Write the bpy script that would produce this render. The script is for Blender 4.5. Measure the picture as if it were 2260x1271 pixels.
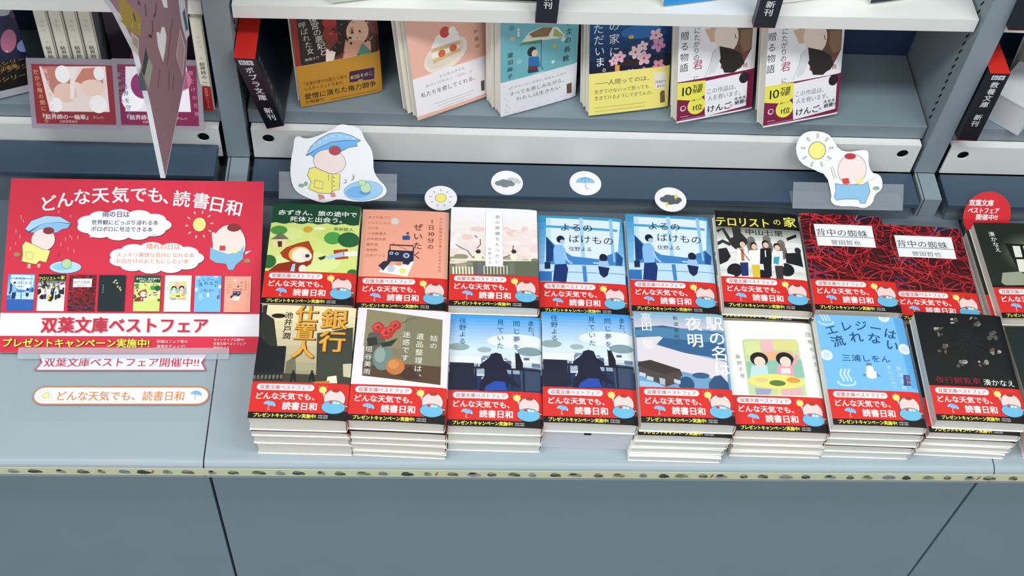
import bpy, math, random
from mathutils import Vector, Matrix
from mathutils.geometry import tessellate_polygon
random.seed(7)
for o in list(bpy.data.objects): bpy.data.objects.remove(o)
S = bpy.context.scene
C = S.collection

# ------------------------------------------------------------------ camera
CAMP = Vector((0.2444, -0.6975, 1.2739)); PITCH, YAW, ROLL, FPX = 0.9267, 0.1092, 0.1043, 2837.8
_cp, _sp, _cy, _sy = math.cos(PITCH), math.sin(PITCH), math.cos(YAW), math.sin(YAW)
_d = Vector((_sy*_cp, _cy*_cp, -_sp)); _r = Vector((_cy, -_sy, 0)); _u = _r.cross(_d)
CR = _r*math.cos(ROLL)+_u*math.sin(ROLL); CU = -_r*math.sin(ROLL)+_u*math.cos(ROLL); CD = _d
cam = bpy.data.cameras.new('camera'); camo = bpy.data.objects.new('camera', cam); C.objects.link(camo)
cam.sensor_fit = 'HORIZONTAL'; cam.sensor_width = 36; cam.lens = 36*FPX/2260; cam.clip_start = .01
camo.matrix_world = Matrix(((CR.x, CU.x, -CD.x, CAMP.x), (CR.y, CU.y, -CD.y, CAMP.y), (CR.z, CU.z, -CD.z, CAMP.z), (0, 0, 0, 1)))
S.camera = camo
# ------------------------------------------------------------------ light
w = bpy.data.worlds.new('shop_ambient'); S.world = w; w.use_nodes = True
bg = w.node_tree.nodes['Background']; bg.inputs[0].default_value = (.86, .93, 1, 1); bg.inputs[1].default_value = .34
def area(name, loc, sx, sy, power):
    l = bpy.data.lights.new(name, 'AREA'); l.shape = 'RECTANGLE'; l.size = sx; l.size_y = sy; l.energy = power; l.color = (.95, .98, 1)
    o = bpy.data.objects.new(name, l); C.objects.link(o); o.location = loc; return o
for i, (x, y, p) in enumerate(((-.7, -1.7, 22), (1.5, -1.7, 22), (-.45, -.28, 18), (1.25, -.28, 18))):
    area('ceiling_light', (x, y, 1.95), 1.3, .28, p)
S.view_settings.view_transform = 'Standard'; S.view_settings.look = 'None'; S.view_settings.gamma = 1
S.view_settings.exposure = 0.11
try: S.view_settings.use_curve_mapping = False
except Exception: pass

# ------------------------------------------------------------------ helpers
def ray(px, py): return CR*((px-1130)/FPX) - CU*((py-635.5)/FPX) + CD
def onY(px, py, Y): d = ray(px, py); return CAMP + d*((Y-CAMP.y)/d.y)
def onZ(px, py, Z): d = ray(px, py); return CAMP + d*((Z-CAMP.z)/d.z)
def onX(px, py, X): d = ray(px, py); return CAMP + d*((X-CAMP.x)/d.x)
def lin(h):
    if not isinstance(h, str): return tuple(h)
    h = h.lstrip('#'); out = []
    for i in (0, 2, 4):
        c = int(h[i:i+2], 16)/255; out.append(c/12.92 if c <= .04045 else ((c+.055)/1.055)**2.4)
    return tuple(out)
MATS = {}
def mat(name, col, rough=.5, noise=.06, scale=60, metal=0, bump=0, spec=.5):
    if name in MATS: return MATS[name]
    m = bpy.data.materials.new(name); m.use_nodes = True; nt = m.node_tree; b = nt.nodes['Principled BSDF']
    tc = nt.nodes.new('ShaderNodeTexCoord'); n = nt.nodes.new('ShaderNodeTexNoise'); n.inputs['Scale'].default_value = scale; n.inputs['Detail'].default_value = 4
    nt.links.new(tc.outputs['Object'], n.inputs['Vector'])
    mx = nt.nodes.new('ShaderNodeMix'); mx.data_type = 'RGBA'
    c = lin(col); mx.inputs[6].default_value = (*[v*(1-noise) for v in c], 1); mx.inputs[7].default_value = (*[min(1, v*(1+noise)) for v in c], 1)
    nt.links.new(n.outputs['Fac'], mx.inputs[0]); nt.links.new(mx.outputs[2], b.inputs['Base Color'])
    b.inputs['Roughness'].default_value = rough; b.inputs['Metallic'].default_value = metal; b.inputs['Specular IOR Level'].default_value = spec
    if bump:
        bp = nt.nodes.new('ShaderNodeBump'); bp.inputs['Strength'].default_value = bump; bp.inputs['Distance'].default_value = .0005
        nt.links.new(n.outputs['Fac'], bp.inputs['Height']); nt.links.new(bp.outputs[0], b.inputs['Normal'])
    MATS[name] = m; return m
def ink_mat(name, rough, spec=.5):
    m = bpy.data.materials.new(name); m.use_nodes = True; nt = m.node_tree; b = nt.nodes['Principled BSDF']
    a = nt.nodes.new('ShaderNodeAttribute'); a.attribute_name = 'ink'
    nt.links.new(a.outputs['Color'], b.inputs['Base Color']); b.inputs['Roughness'].default_value = rough; b.inputs['Specular IOR Level'].default_value = spec
    return m
INK_GLOSS = ink_mat('printed_gloss_ink', .32); INK_MATTE = ink_mat('printed_matte_ink', .6, .3)
def page_mat(name, col, scale):
    m = bpy.data.materials.new(name); m.use_nodes = True; nt = m.node_tree; b = nt.nodes['Principled BSDF']
    tc = nt.nodes.new('ShaderNodeTexCoord'); mp = nt.nodes.new('ShaderNodeMapping'); mp.inputs['Scale'].default_value = (6, 6, scale)
    n = nt.nodes.new('ShaderNodeTexNoise'); n.inputs['Scale'].default_value = 1; n.inputs['Detail'].default_value = 3
    nt.links.new(tc.outputs['Object'], mp.inputs[0]); nt.links.new(mp.outputs[0], n.inputs['Vector'])
    mx = nt.nodes.new('ShaderNodeMix'); mx.data_type = 'RGBA'; c = lin(col)
    mx.inputs[6].default_value = (*[v*.86 for v in c], 1); mx.inputs[7].default_value = (*[min(1, v*1.08) for v in c], 1)
    nt.links.new(n.outputs['Fac'], mx.inputs[0]); nt.links.new(mx.outputs[2], b.inputs['Base Color']); b.inputs['Roughness'].default_value = .85
    return m
PAGES = page_mat('cream_page_edges', 'f6f2e6', 2600); PAGESW = page_mat('white_page_edges', 'f2f3ee', 2600)
def clear_mat(name, tint, gloss):
    m = bpy.data.materials.new(name); m.use_nodes = True; nt = m.node_tree; nt.nodes.clear()
    o = nt.nodes.new('ShaderNodeOutputMaterial'); t = nt.nodes.new('ShaderNodeBsdfTransparent'); t.inputs[0].default_value = (*lin(tint), 1)
    g = nt.nodes.new('ShaderNodeBsdfPrincipled'); g.inputs['Base Color'].default_value = (.8, .85, .9, 1); g.inputs['Roughness'].default_value = .15
    mx = nt.nodes.new('ShaderNodeMixShader'); mx.inputs[0].default_value = gloss
    nt.links.new(t.outputs[0], mx.inputs[1]); nt.links.new(g.outputs[0], mx.inputs[2]); nt.links.new(mx.outputs[0], o.inputs[0]); return m
FILM = clear_mat('clear_plastic_film', 'f0f3f6', .16); ACRYL = clear_mat('clear_acrylic', 'fefefe', .018); PURPLE = clear_mat('purple_tinted_plastic', 'cf9fc4', .28)

def link(name, me, m, parent=None, loc=None, rot=None):
    o = bpy.data.objects.new(name, me); C.objects.link(o)
    if m is not None and not me.materials: me.materials.append(m)
    if parent: o.parent = parent
    if loc is not None: o.location = loc
    if rot is not None: o.rotation_euler = rot
    return o
def mesh(name, v, f, m=None):
    me = bpy.data.meshes.new(name); me.from_pydata([tuple(p) for p in v], [], f); me.update()
    if m is not None: me.materials.append(m)
    return me
def tag(o, label, cat, group=None, kind=None):
    if kind: o['kind'] = kind
    o['label'] = label; o['category'] = cat
    if group: o['group'] = group
    return o
def thing(name, label, cat, loc=(0, 0, 0), rz=0, group=None, mw=None):
    o = bpy.data.objects.new(name, None); o.empty_display_size = .02; C.objects.link(o)
    if mw is not None: o.matrix_world = mw
    else: o.location = loc; o.rotation_euler = (0, 0, rz)
    return tag(o, label, cat, group)
BOXF = [(0, 3, 2, 1), (4, 5, 6, 7), (0, 1, 5, 4), (1, 2, 6, 5), (2, 3, 7, 6), (3, 0, 4, 7)]
def hexa(p): return p, BOXF           # 8 pts: bottom ring, top ring
def box(x0, x1, y0, y1, z0, z1, bev=0):
    v = [(x0, y0, z0), (x1, y0, z0), (x1, y1, z0), (x0, y1, z0), (x0, y0, z1), (x1, y0, z1), (x1, y1, z1), (x0, y1, z1)]
    return v, BOXF
def boxo(name, x0, x1, y0, y1, z0, z1, m, parent=None, bev=0):
    me = mesh(name, *box(x0, x1, y0, y1, z0, z1), m)
    if bev:
        import bmesh
        bm = bmesh.new(); bm.from_mesh(me); bmesh.ops.bevel(bm, geom=bm.edges[:], offset=bev, segments=2, affect='EDGES', profile=.6); bm.to_mesh(me); bm.free()
    return link(name, me, m, parent)
def prism(pts, y0, y1):               # xz outline extruded in y
    n = len(pts); v = [(x, y0, z) for x, z in pts]+[(x, y1, z) for x, z in pts]
    f = [tuple(range(n)), tuple(range(2*n-1, n-1, -1))]+[(i, i+n, (i+1) % n+n, (i+1) % n) for i in range(n)]
    return v, f
def prism_x(pts, x0, x1):             # yz outline extruded in x
    n = len(pts); v = [(x0, y, z) for y, z in pts]+[(x1, y, z) for y, z in pts]
    f = [tuple(range(n-1, -1, -1)), tuple(range(n, 2*n))]+[((i+1) % n, (i+1) % n+n, i+n, i) for i in range(n)]
    return v, f
def slab(pts, th):                    # xy outline, thickness below z=0
    n = len(pts); v = [(x, y, 0) for x, y in pts]+[(x, y, -th) for x, y in pts]
    tri = tessellate_polygon([[Vector((x, y, 0)) for x, y in pts]])
    f = [t for t in tri]+[tuple(i+n for i in reversed(t)) for t in tri]+[(i, i+n, (i+1) % n+n, (i+1) % n) for i in range(n)]
    return v, f

# ------------------------------------------------------------------ lettering and flat print
_cu = bpy.data.curves.new('glyph_source', 'FONT'); _go = bpy.data.objects.new('glyph_source', _cu); C.objects.link(_go)
_cu.dimensions = '2D'; _cu.fill_mode = 'FRONT'; _cu.resolution_u = 2
GL = {}
def glyph(ch, off):
    k = (ch, off)
    if k in GL: return GL[k]
    _cu.body = ch; _cu.offset = off; _go.update_tag(); bpy.context.view_layer.update()
    me = bpy.data.meshes.new_from_object(_go.evaluated_get(bpy.context.evaluated_depsgraph_get())); me.calc_loop_triangles()
    vs = [(v.co.x, v.co.y) for v in me.vertices]; tr = [tuple(vs[i] for i in t.vertices) for t in me.loop_triangles]
    bpy.data.meshes.remove(me); mx = max([v[0] for v in vs], default=.3)
    GL[k] = (tr, mx); return GL[k]
def clip_poly(poly, ax, val, keep_less):
    out = []; n = len(poly)
    for i in range(n):
        a, b = poly[i], poly[(i+1) % n]
        ia = (a[ax] <= val) if keep_less else (a[ax] >= val); ib = (b[ax] <= val) if keep_less else (b[ax] >= val)
        if ia: out.append(a)
        if ia != ib:
            t = (val-a[ax])/(b[ax]-a[ax]); out.append(tuple(a[k]+(b[k]-a[k])*t for k in range(len(a))))
    return out
class Print:                           # flat artwork in millimetres, origin at lower left
    def __init__(s, W, H, step=8e-3): s.W, s.H, s.items, s.layer, s.step = W, H, [], 0, step
    def add(s, tris, cols): s.layer += 1; s.items.append((s.layer, tris, cols))
    def tri(s, tris, col): c = lin(col); s.add(tris, c)
    def poly(s, pts, col):
        pts = list(pts); tr = tessellate_polygon([[Vector((x, y, 0)) for x, y in pts]])
        s.tri([tuple(pts[i] for i in t) for t in tr], col)
    def rect(s, x0, y0, x1, y1, col): s.poly([(x0, y0), (x1, y0), (x1, y1), (x0, y1)], col)
    def grad(s, x0, y0, x1, y1, c0, c1, n=10):
        a, b = lin(c0), lin(c1)
        L = []
        for i in range(n):
            t = i/(n-1); L.append((y0+(y1-y0)*i/n, y0+(y1-y0)*(i+1)/n, tuple(a[k]+(b[k]-a[k])*t for k in range(3))))
        for ya, yb, c in L:
            s.items.append((s.layer+1, [((x0, ya), (x1, ya), (x1, yb)), ((x0, ya), (x1, yb), (x0, yb))], c))
        s.layer += 1
    def ell(s, c, rx, ry, col, rot=0, n=22, a0=0, a1=360):
        ca, sa = math.cos(math.radians(rot)), math.sin(math.radians(rot)); pts = []
        full = a1-a0 >= 360; k = n if full else n+1
        for i in range(k):
            a = math.radians(a0+(a1-a0)*i/n); x, y = rx*math.cos(a), ry*math.sin(a); pts.append((c[0]+x*ca-y*sa, c[1]+x*sa+y*ca))
        s.poly(pts, col)
    def line(s, pts, wd, col):
        tr = []; pts = list(pts)
        L = []
        for i, p in enumerate(pts):
            a = pts[max(0, i-1)]; b = pts[min(len(pts)-1, i+1)]; dx, dy = b[0]-a[0], b[1]-a[1]; l = math.hypot(dx, dy) or 1
            L.append(((p[0]-dy/l*wd/2, p[1]+dx/l*wd/2), (p[0]+dy/l*wd/2, p[1]-dx/l*wd/2)))
        for (a, b), (c, d) in zip(L, L[1:]): tr += [(a, b, d), (a, d, c)]
        s.tri(tr, col)
    def ring(s, c, rx, ry, wd, col, n=24, a0=0, a1=360):
        s.line([(c[0]+rx*math.cos(math.radians(a0+(a1-a0)*i/n)), c[1]+ry*math.sin(math.radians(a0+(a1-a0)*i/n))) for i in range(n+1)], wd, col)
    def glyphs(s, L, col):             # L: (ch, x, y, size, sx, rot, off): x,y = em-box lower left
        off = L[0][6] if L else 0; z0 = L[0][3] if L else 1; o = off*z0*.8
        for ex, ey in (((o, o*.6), (-o, o*.6), (o, -o*.6), (-o, -o*.6)) if off > .011 else ((o, 0), (-o, 0)) if off > .003 else ((0, 0),)):
          tr = []
          for ch, x, y, z, sx, rot, off in L:
            g, _ = glyph(ch, 0); ca, sa = math.cos(rot), math.sin(rot); bx, by = x+ex, y+ey
            for t in g: tr.append(tuple((bx+(q[0]*z*sx)*ca-(q[1]*z)*sa, by+(q[0]*z*sx)*sa+(q[1]*z)*ca) for q in t))
          s.tri(tr, col)
    def t(s, txt, pos, size, col, b=0., sx=1., sp=1., rot=0, width=None):
        adv = []
        for ch in txt: adv.append(.35 if ch == ' ' else (1. if ord(ch) > 0x2000 else glyph(ch, 0)[1]+.08))
        if width: sx = width/(sum(adv)*size*sp)
        ca, sa = math.cos(math.radians(rot)), math.sin(math.radians(rot)); x = 0; L = []
        for ch, a in zip(txt, adv):
            if ch != ' ': L.append((ch, pos[0]+x*ca, pos[1]+x*sa, size, sx, math.radians(rot), b))
            x += a*size*sx*sp
        s.glyphs(L, col)
    def v(s, txt, pos, size, col, b=0., step=1.04, height=None, sx=1., dx=0):
        if height: step = height/(len(txt)*size)
        L = []; x, y = pos
        for i, ch in enumerate(txt):
            y1 = y-size*step*(i+1)+.12*size; x1 = x+dx*i
            if ch == ' ': continue
            if ch in 'ー―〜（）「」': L.append((ch, x1-.36*size*sx, y1+.87*size, size, sx, -math.pi/2, b))
            elif ch in '、。': L.append((ch, x1+.12*size*sx, y1+.5*size, size, sx, 0, b))
            elif ord(ch) < 0x2000: L.append((ch, x1-glyph(ch, 0)[1]*size*sx/2, y1, size, sx, 0, b))
            else: L.append((ch, x1-.5*size*sx, y1, size, sx, 0, b))
        s.glyphs(L, col)
    def embed(s, P, x, y, sc):
        base = s.layer
        for ly, tr, c in P.items:
            q = [tuple((x+a*sc, y+b*sc) for a, b in t) for t in tr]
            if ly <= 400:
                cl = []
                for t in q:
                    pl = list(t)
                    for ax, val, kl in ((0, x, 0), (0, x+P.W*sc, 1), (1, y, 0), (1, y+P.H*sc, 1)):
                        if pl: pl = clip_poly(pl, ax, val, kl)
                    for i in range(1, len(pl)-1): cl.append((pl[0], pl[i], pl[i+1]))
                s.items.append((base+ly, cl, c))
        s.layer = base+P.layer
    def mesh(s, name, m, bend=None, clip=True, cut=8., vmin=0.):
        V = []; F = []; cols = []
        for ly, tris, c in s.items:
            z = (.03+ly*s.step)/1000
            for t in tris:
                us = [q[0] for q in t]; vs_ = [q[1] for q in t]; polys = [list(t)]
                if clip and (min(us) < 0 or max(us) > s.W or min(vs_) < vmin or max(vs_) > s.H):
                    pl = polys[0]
                    for ax, val, kl in ((0, 0, 0), (0, s.W, 1), (1, vmin, 0), (1, s.H, 1)):
                        if len(pl) > 2: pl = clip_poly(pl, ax, val, kl)
                    if len(pl) < 3: continue
                    polys = [pl]
                if bend and max(us)-min(us) > 5:
                    k = cut
                    while k < s.W:
                        nxt = []
                        for pl in polys:
                            xs = [q[0] for q in pl]
                            if min(xs) < k-1e-6 and max(xs) > k+1e-6: nxt += [clip_poly(pl, 0, k, 1), clip_poly(pl, 0, k, 0)]
                            else: nxt.append(pl)
                        polys = nxt; k += cut if k < s.W-14 else 2.5
                for pl in polys:
                    if len(pl) < 3: continue
                    a = sum(pl[i][0]*pl[(i+1) % len(pl)][1]-pl[(i+1) % len(pl)][0]*pl[i][1] for i in range(len(pl)))
                    if abs(a) < 1e-7: continue
                    if a < 0: pl = pl[::-1]
                    n0 = len(V)
                    for q in pl: V.append((q[0]/1000, q[1]/1000, z+(bend(q[0])/1000 if bend else 0)))
                    F.append(tuple(range(n0, n0+len(pl)))); cols.append((c, len(pl)))
        me = bpy.data.meshes.new(name); me.from_pydata(V, [], F)
        at = me.color_attributes.new('ink', 'FLOAT_COLOR', 'CORNER'); fl = []
        for c, n in cols: fl += [c[0], c[1], c[2], 1.]*n
        at.data.foreach_set('color', fl); me.materials.append(m); me.update(); return me
CROPS = dict(C1=(570, 430, 4.707), C2=(980, 440, 4.707), C3=(1370, 440, 4.707), C4=(1750, 420, 4.237), C5=(530, 650, 3.53), C6=(970, 660, 3.531),
             C7=(1390, 670, 3.4356), C8=(1780, 670, 3.258), S2=(500, 0, 3.738), S3=(1060, 0, 3.738), S4=(1640, 0, 3.63), L1=(0, 0, 3.178),
             PO=(0, 370, 3.767), PB=(0, 680, 3.435), CU=(560, 260, 4.185), CW=(1060, 280, 1.883), HG=(200, 0, 6.278), RD=(2060, 120, 6.355), FULL=(0, 0, 1))
def mapper(mw, crop, x0=0, y0=0):      # crop pixel -> millimetres on a sheet whose matrix is mw (origin lower left = x0, y0 metres)
    ox, oy, sc = CROPS[crop]; inv = mw.inverted(); nrm = mw.to_3x3() @ Vector((0, 0, 1)); p0 = mw.translation
    def m(x, y):
        d = ray(ox+x/sc, oy+y/sc); P = CAMP+d*((p0-CAMP).dot(nrm)/d.dot(nrm)); q = inv @ P
        return ((q.x-x0)*1000, (q.y-y0)*1000)
    return m
def pts(m, s): return [m(*[float(c) for c in p.split(',')]) for p in s.split()]
def frame(o, xd, yd):                  # matrix with origin o, x along xd, y along yd (orthonormalised)
    xd = xd.normalized(); zd = xd.cross(yd).normalized(); yd = zd.cross(xd)
    return Matrix(((xd.x, yd.x, zd.x, o.x), (xd.y, yd.y, zd.y, o.y), (xd.z, yd.z, zd.z, o.z), (0, 0, 0, 1)))
def sun_icon(P, c, r, fill='f3ea7c', ray_c='5a5a55', n=9, rr=1.9):
    P.ell(c, r*1.08, r*1.08, '6b6a50'); P.ell(c, r, r, fill)
    for i in range(n):
        a = 2*math.pi*i/n+.2; P.ell((c[0]+math.cos(a)*r*rr, c[1]+math.sin(a)*r*rr), r*.28, r*.13, ray_c, math.degrees(a)); P.ell((c[0]+math.cos(a)*r*rr, c[1]+math.sin(a)*r*rr), r*.2, r*.07, 'f2f2f0', math.degrees(a))
def umbrella(P, c, r, rot=0, ln='3c5f80', col='8fc0ea', handle='e8e8f0'):
    ca, sa = math.cos(math.radians(rot)), math.sin(math.radians(rot))
    f = lambda x, y: (c[0]+(x*ca-y*sa)*r, c[1]+(x*sa+y*ca)*r)
    P.line([f(0, 0), f(0, -.75), f(.08, -.9), f(.22, -.9), f(.28, -.75)], r*.09, handle)
    arc = [f(math.cos(math.radians(a)), .8*math.sin(math.radians(a))) for a in range(0, 181, 12)]
    low = [f(-1+i*.125, -.1*abs(math.sin(i*math.pi/4))+.04) for i in range(1, 16)]
    P.poly(arc+low, col)
    P.line(arc, r*.05, ln)
    for k in (-.5, .0, .5): P.line([f(0, .8), f(k*.8, .45), f(k, 0)], r*.04, ln)
exec_done = True

# ------------------------------------------------------------------ room and furniture
M_TOP = mat('light_grey_laminate', '9eacb3', .42, .03, 25); M_PANEL = mat('blue_grey_laminate', '7d95a3', .5, .05, 18)
M_STEEL = mat('grey_painted_steel', '88979f', .45, .04, 30); M_DARK = mat('dark_slate_steel', '3c4f63', .42, .05, 22)
M_STEP = mat('dark_grey_steel', '66727b', .45, .05, 22); M_WHITE = mat('off_white_painted_steel', 'e7e9e5', .4, .02, 20)
M_SHELF = mat('grey_shelf_steel', '7c8b93', .42, .04, 22); M_BACK = mat('navy_back_panel', '1f3856', .6, .05, 20); M_BLACK = mat('black_void', '0a0c12', .8, .1)
M_FLOOR = mat('shop_floor_tile', 'a8a49c', .35, .08, 6)
wb = boxo('wall_back', -4, 5, .66, .76, -.68, 2.05, mat('white_shop_wall', 'd8d6d0', .7, .02)); wb['kind'] = 'structure'
ce = boxo('ceiling', -4, 5, -4, .76, 2.05, 2.12, mat('white_ceiling_board', 'e2e2de', .8, .02)); ce['kind'] = 'structure'
fl = boxo('floor', -4, 5, -4, 2.5, -.70, -.68, M_FLOOR); fl['kind'] = 'structure'
CAB = [('pale grey display counter carrying the red slanted fair poster', -.9, 0, .058), ('pale grey display counter under the two rows of fair paperback stacks', 0, .9, .034), ('pale grey display counter under the dark green paperback stack', .9, 1.8, .034)]
for lab, x0, x1, lz in CAB:
    c = thing('display_counter', lab, 'counter', (0, 0, 0), 0, 'display counters in a row')
    prof = [(.1898, 0)]+[(.012-.012*math.sin(math.radians(a)), -.012+.012*math.cos(math.radians(a))) for a in range(0, 91, 15)]+[(0, -.024), (.004, -.027), (.1898, -.027)]
    link('counter_top', mesh('counter_top', *prism_x(prof, x0+.0008, x1-.0008), M_TOP), None, c)
    boxo('front_panel', x0+.0018, x1-.0018, .0155, .033, -.6, -.0272, M_PANEL, c)
    boxo('carcass', x0+.006, x1-.006, .034, .6, -.6, -.0275, M_BLACK, c); boxo('plinth', x0+.01, x1-.01, .07, .58, -.68, -.6, M_BLACK, c)
    boxo('rear_deck', x0+.052, x1+.0455, .1902, .62, -.027, 0, M_STEP, c)
bc = thing('bookcase', 'grey steel bookcase with white shelf edges standing behind the counters', 'bookcase')
for lab, x0, x1, lz in CAB:
    boxo('ledge_plate', x0+.02, x1-.018 if x0 > -.1 else x1-.023, .3745 if x0 > -.1 else .376, .4285, lz-.008, lz, M_DARK, bc, .0012)
    boxo('ledge_skirt', x0+.024, x1-.026, .3785, .4285, .0003, lz-.0081, M_STEP, bc)
slot = mesh('slot', *box(-.0006, .0006, -.0011, .0011, -.0046, .0046), M_BLACK)
foot = mesh('upright_foot', *box(-.0135, .0135, .384, .43, .0003, .0335), M_STEEL)
for x in (-.9, 0, .9, 1.8):
    u = boxo('upright', x-.0145, x+.0145, .43, .585, .0343, .66, M_STEEL, bc, .0008)
    link('upright_foot', foot, None, bc, (x, 0, 0)); boxo('foot_seam', x-.0105, x-.0095, .3838, .43, .0004, .0338, M_BLACK, bc)
    for i in range(40):
        for sx in (-1, 1):
            so = link('slot', slot, None, u, (x+sx*.0145, .4515, .118+i*.0125)); so.rotation_euler = (math.radians(25), 0, 0)
for bay, (xa, xb) in enumerate(((-.884, -.016), (.016, .884), (.916, 1.784))):
    boxo('back_panel', xa, xb, .576, .585, .036, .66, M_BACK, bc)
    boxo('shelf_board', xa+.001, xb-.001, .4425, .5755, .0855, .108, M_SHELF, bc, .0012)
    zs = lambda x: .286+.0066*(x-.45)/.45 if bay == 1 else (.286-.0066+.004*(x+.45)/.45 if bay == 0 else .293)
    a, b = zs(xa), zs(xb)
    v = [(xa+.001, .438, a-.0185), (xb-.001, .438, b-.0185), (xb-.001, .5755, b-.0185), (xa+.001, .5755, a-.0185), (xa+.001, .438, a), (xb-.001, .438, b), (xb-.001, .5755, b), (xa+.001, .5755, a)]
    link('shelf_board', mesh('upper_shelf_board', v, BOXF, M_WHITE), None, bc)
    boxo('shelf_board', xa+.001, xb-.001, .438, .5755, .47, .488, M_WHITE, bc, .001)  # unseen top board, added above the view to shade the shelves below
    # white rail with a round hole at either end
    x0, x1, z0, z1, yf = xa+.004, xb-.004, .0345, .0852, .4305
    outer = [Vector((x0, z0, 0)), Vector((x1, z0, 0)), Vector((x1, z1, 0)), Vector((x0, z1, 0))]
    loops = [outer]
    for hx in (xa+.0245, xb-.0245): loops.append([Vector((hx+.0076*math.cos(-k*math.pi/10), .069+.0076*math.sin(-k*math.pi/10), 0)) for k in range(20)])
    allp = [q for l in loops for q in l]; tr = tessellate_polygon(loops)
    V = [(q.x, yf, q.y) for q in allp]+[(q.x, yf+.0025, q.y) for q in allp]; n = len(allp); F = [tuple(t) for t in tr]; k = 0
    for l in loops:
        for i in range(len(l)): F.append((k+i, k+(i+1) % len(l), k+(i+1) % len(l)+n, k+i+n))
        k += len(l)
    rail = link('front_rail', mesh('front_rail', V, F, M_WHITE), None, bc)
    boxo('rail_ledge', x0, x1, yf+.0026, .4423, .0828, z1, M_WHITE, bc)
    boxo('rail_cavity', x0, x1, .4395, .4420, .0345, .0826, M_BLACK, bc)
# masking tape along the counter edge
tp = tag(link('masking_tape', mesh('masking_tape', *box(-.9, 1.8, -.0006, -.0001, -.0185, -.0035), mat('pale_yellow_tape', 'dfe3c0', .6, .04, 90)), None), 'pale yellow patterned masking tape stuck along the counter front edge', 'tape')
P = Print(1400, 15, 4e-3); x = 2.; k = 0
motc = ['3f4743', '8d9373', '6e6a4c', '8d99a8', '4c4f45', '7f8a72', '8c98a0', '343c3c', 'a3ab93', '6c6f58', 'a9ae90', '75848b']
while x < 1395:
    c = motc[k % 12]; w_ = 5+(k*7 % 5)
    P.ell((x, 6+(k % 3)*.6), w_*.85, 3.4, c); P.ell((x-w_*.2, 9.4), w_*.5, 2.2, motc[(k+4) % 12]); P.ell((x+w_*.5, 5.2), w_*.45, 1.8, motc[(k+7) % 12])
    if k % 13 == 12: P.line([(x+9, 4), (x+11, 11)], 2.2, 'b0764f')
    x += 20+(k*5 % 9); k += 1
mo = link('tape_print', P.mesh('tape_print', INK_MATTE), None, tp); mo.matrix_local = Matrix.Translation((-.35, -.0006, -.0185)) @ Matrix.Rotation(math.pi/2, 4, 'X')

# ------------------------------------------------------------------ printed artwork of the covers
BW, BH = 105.5, 150.
def stand_in(P, c, s, coat=None):      # plain colour masses where the photograph has a mascot
    f = lambda x, y: (c[0]+x*s, c[1]+y*s)
    P.ell(f(0, .25), .98*s, 1.02*s, '4b4a52'); P.ell(f(0, .25), .93*s, .97*s, 'f3cfca')
    P.ell(f(-.05, -.62), 1.08*s, .72*s, '4b4a52'); P.ell(f(-.05, -.62), 1.03*s, .67*s, coat or '6db7dc')
    P.ell(f(.05, 1.12), .36*s, .2*s, 'a8362f')
def band_art():
    P = Print(BW, 46.5)
    P.rect(0, 0, BW, 46.5, 'd92a25'); P.rect(0, 0, BW, 8.2, '0c0c10'); P.poly([(96, 10), (105.5, 12), (105.5, 22), (98, 17)], '8f3021'); P.poly([(74, 5), (82, 8.5), (105.5, 12.5), (105.5, 0), (74, 0)], '0c0c10')
    P.rect(9.3, 36, 63.7, 44, 'f7eeee'); P.ell((9.5, 40), 4, 4, 'f7eeee'); P.ell((63.5, 40), 4, 4, 'f7eeee')
    P.t('双葉文庫ベストフェア', (8.5, 37.6), 6., 'b3202c', .013, width=56)
    P.t('どんな天気でも、', (4.5, 25.), 9.4, 'fbf3f2', .022, width=70)
    P.t('読書日和', (35, 12.4), 10.5, 'fbf3f2', .03, width=38)
    umbrella(P, (21.5, 17), 6.8, -14)
    P.t('プレゼントキャンペーン実施中!', (5.5, 2.1), 5.6, 'f2ea5a', .03, width=67)
    for k in range(2): P.t('詳細は裏面'[:5], (74.5, 4.6-k*2.6), 2.1, 'd0d0d0', 0)
    for dx, dy in ((-5, 4.5), (0, 6), (4.5, 4.5)): P.line([(77+dx*.8, 38+dy*.8), (77+dx, 38+dy)], .5, 'f4d36a')
    P.line([(78, 36), (80, 28)], 2.2, 'f3cfca'); P.ell((77, 38), 4.2, 4.2, 'f3e07c')
    stand_in(P, (90.5, 24), 12.2)
    P.poly([(101, 17.5), (106, 18.6), (101, 20)], 'f3cfca'); P.rect(85, 21, 88.5, 24, 'c8433c'); P.rect(89.5, 20.8, 92, 23.4, 'f4f0e8'); P.rect(93, 20.5, 96, 23, 'efe1a0')
    return P
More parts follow.
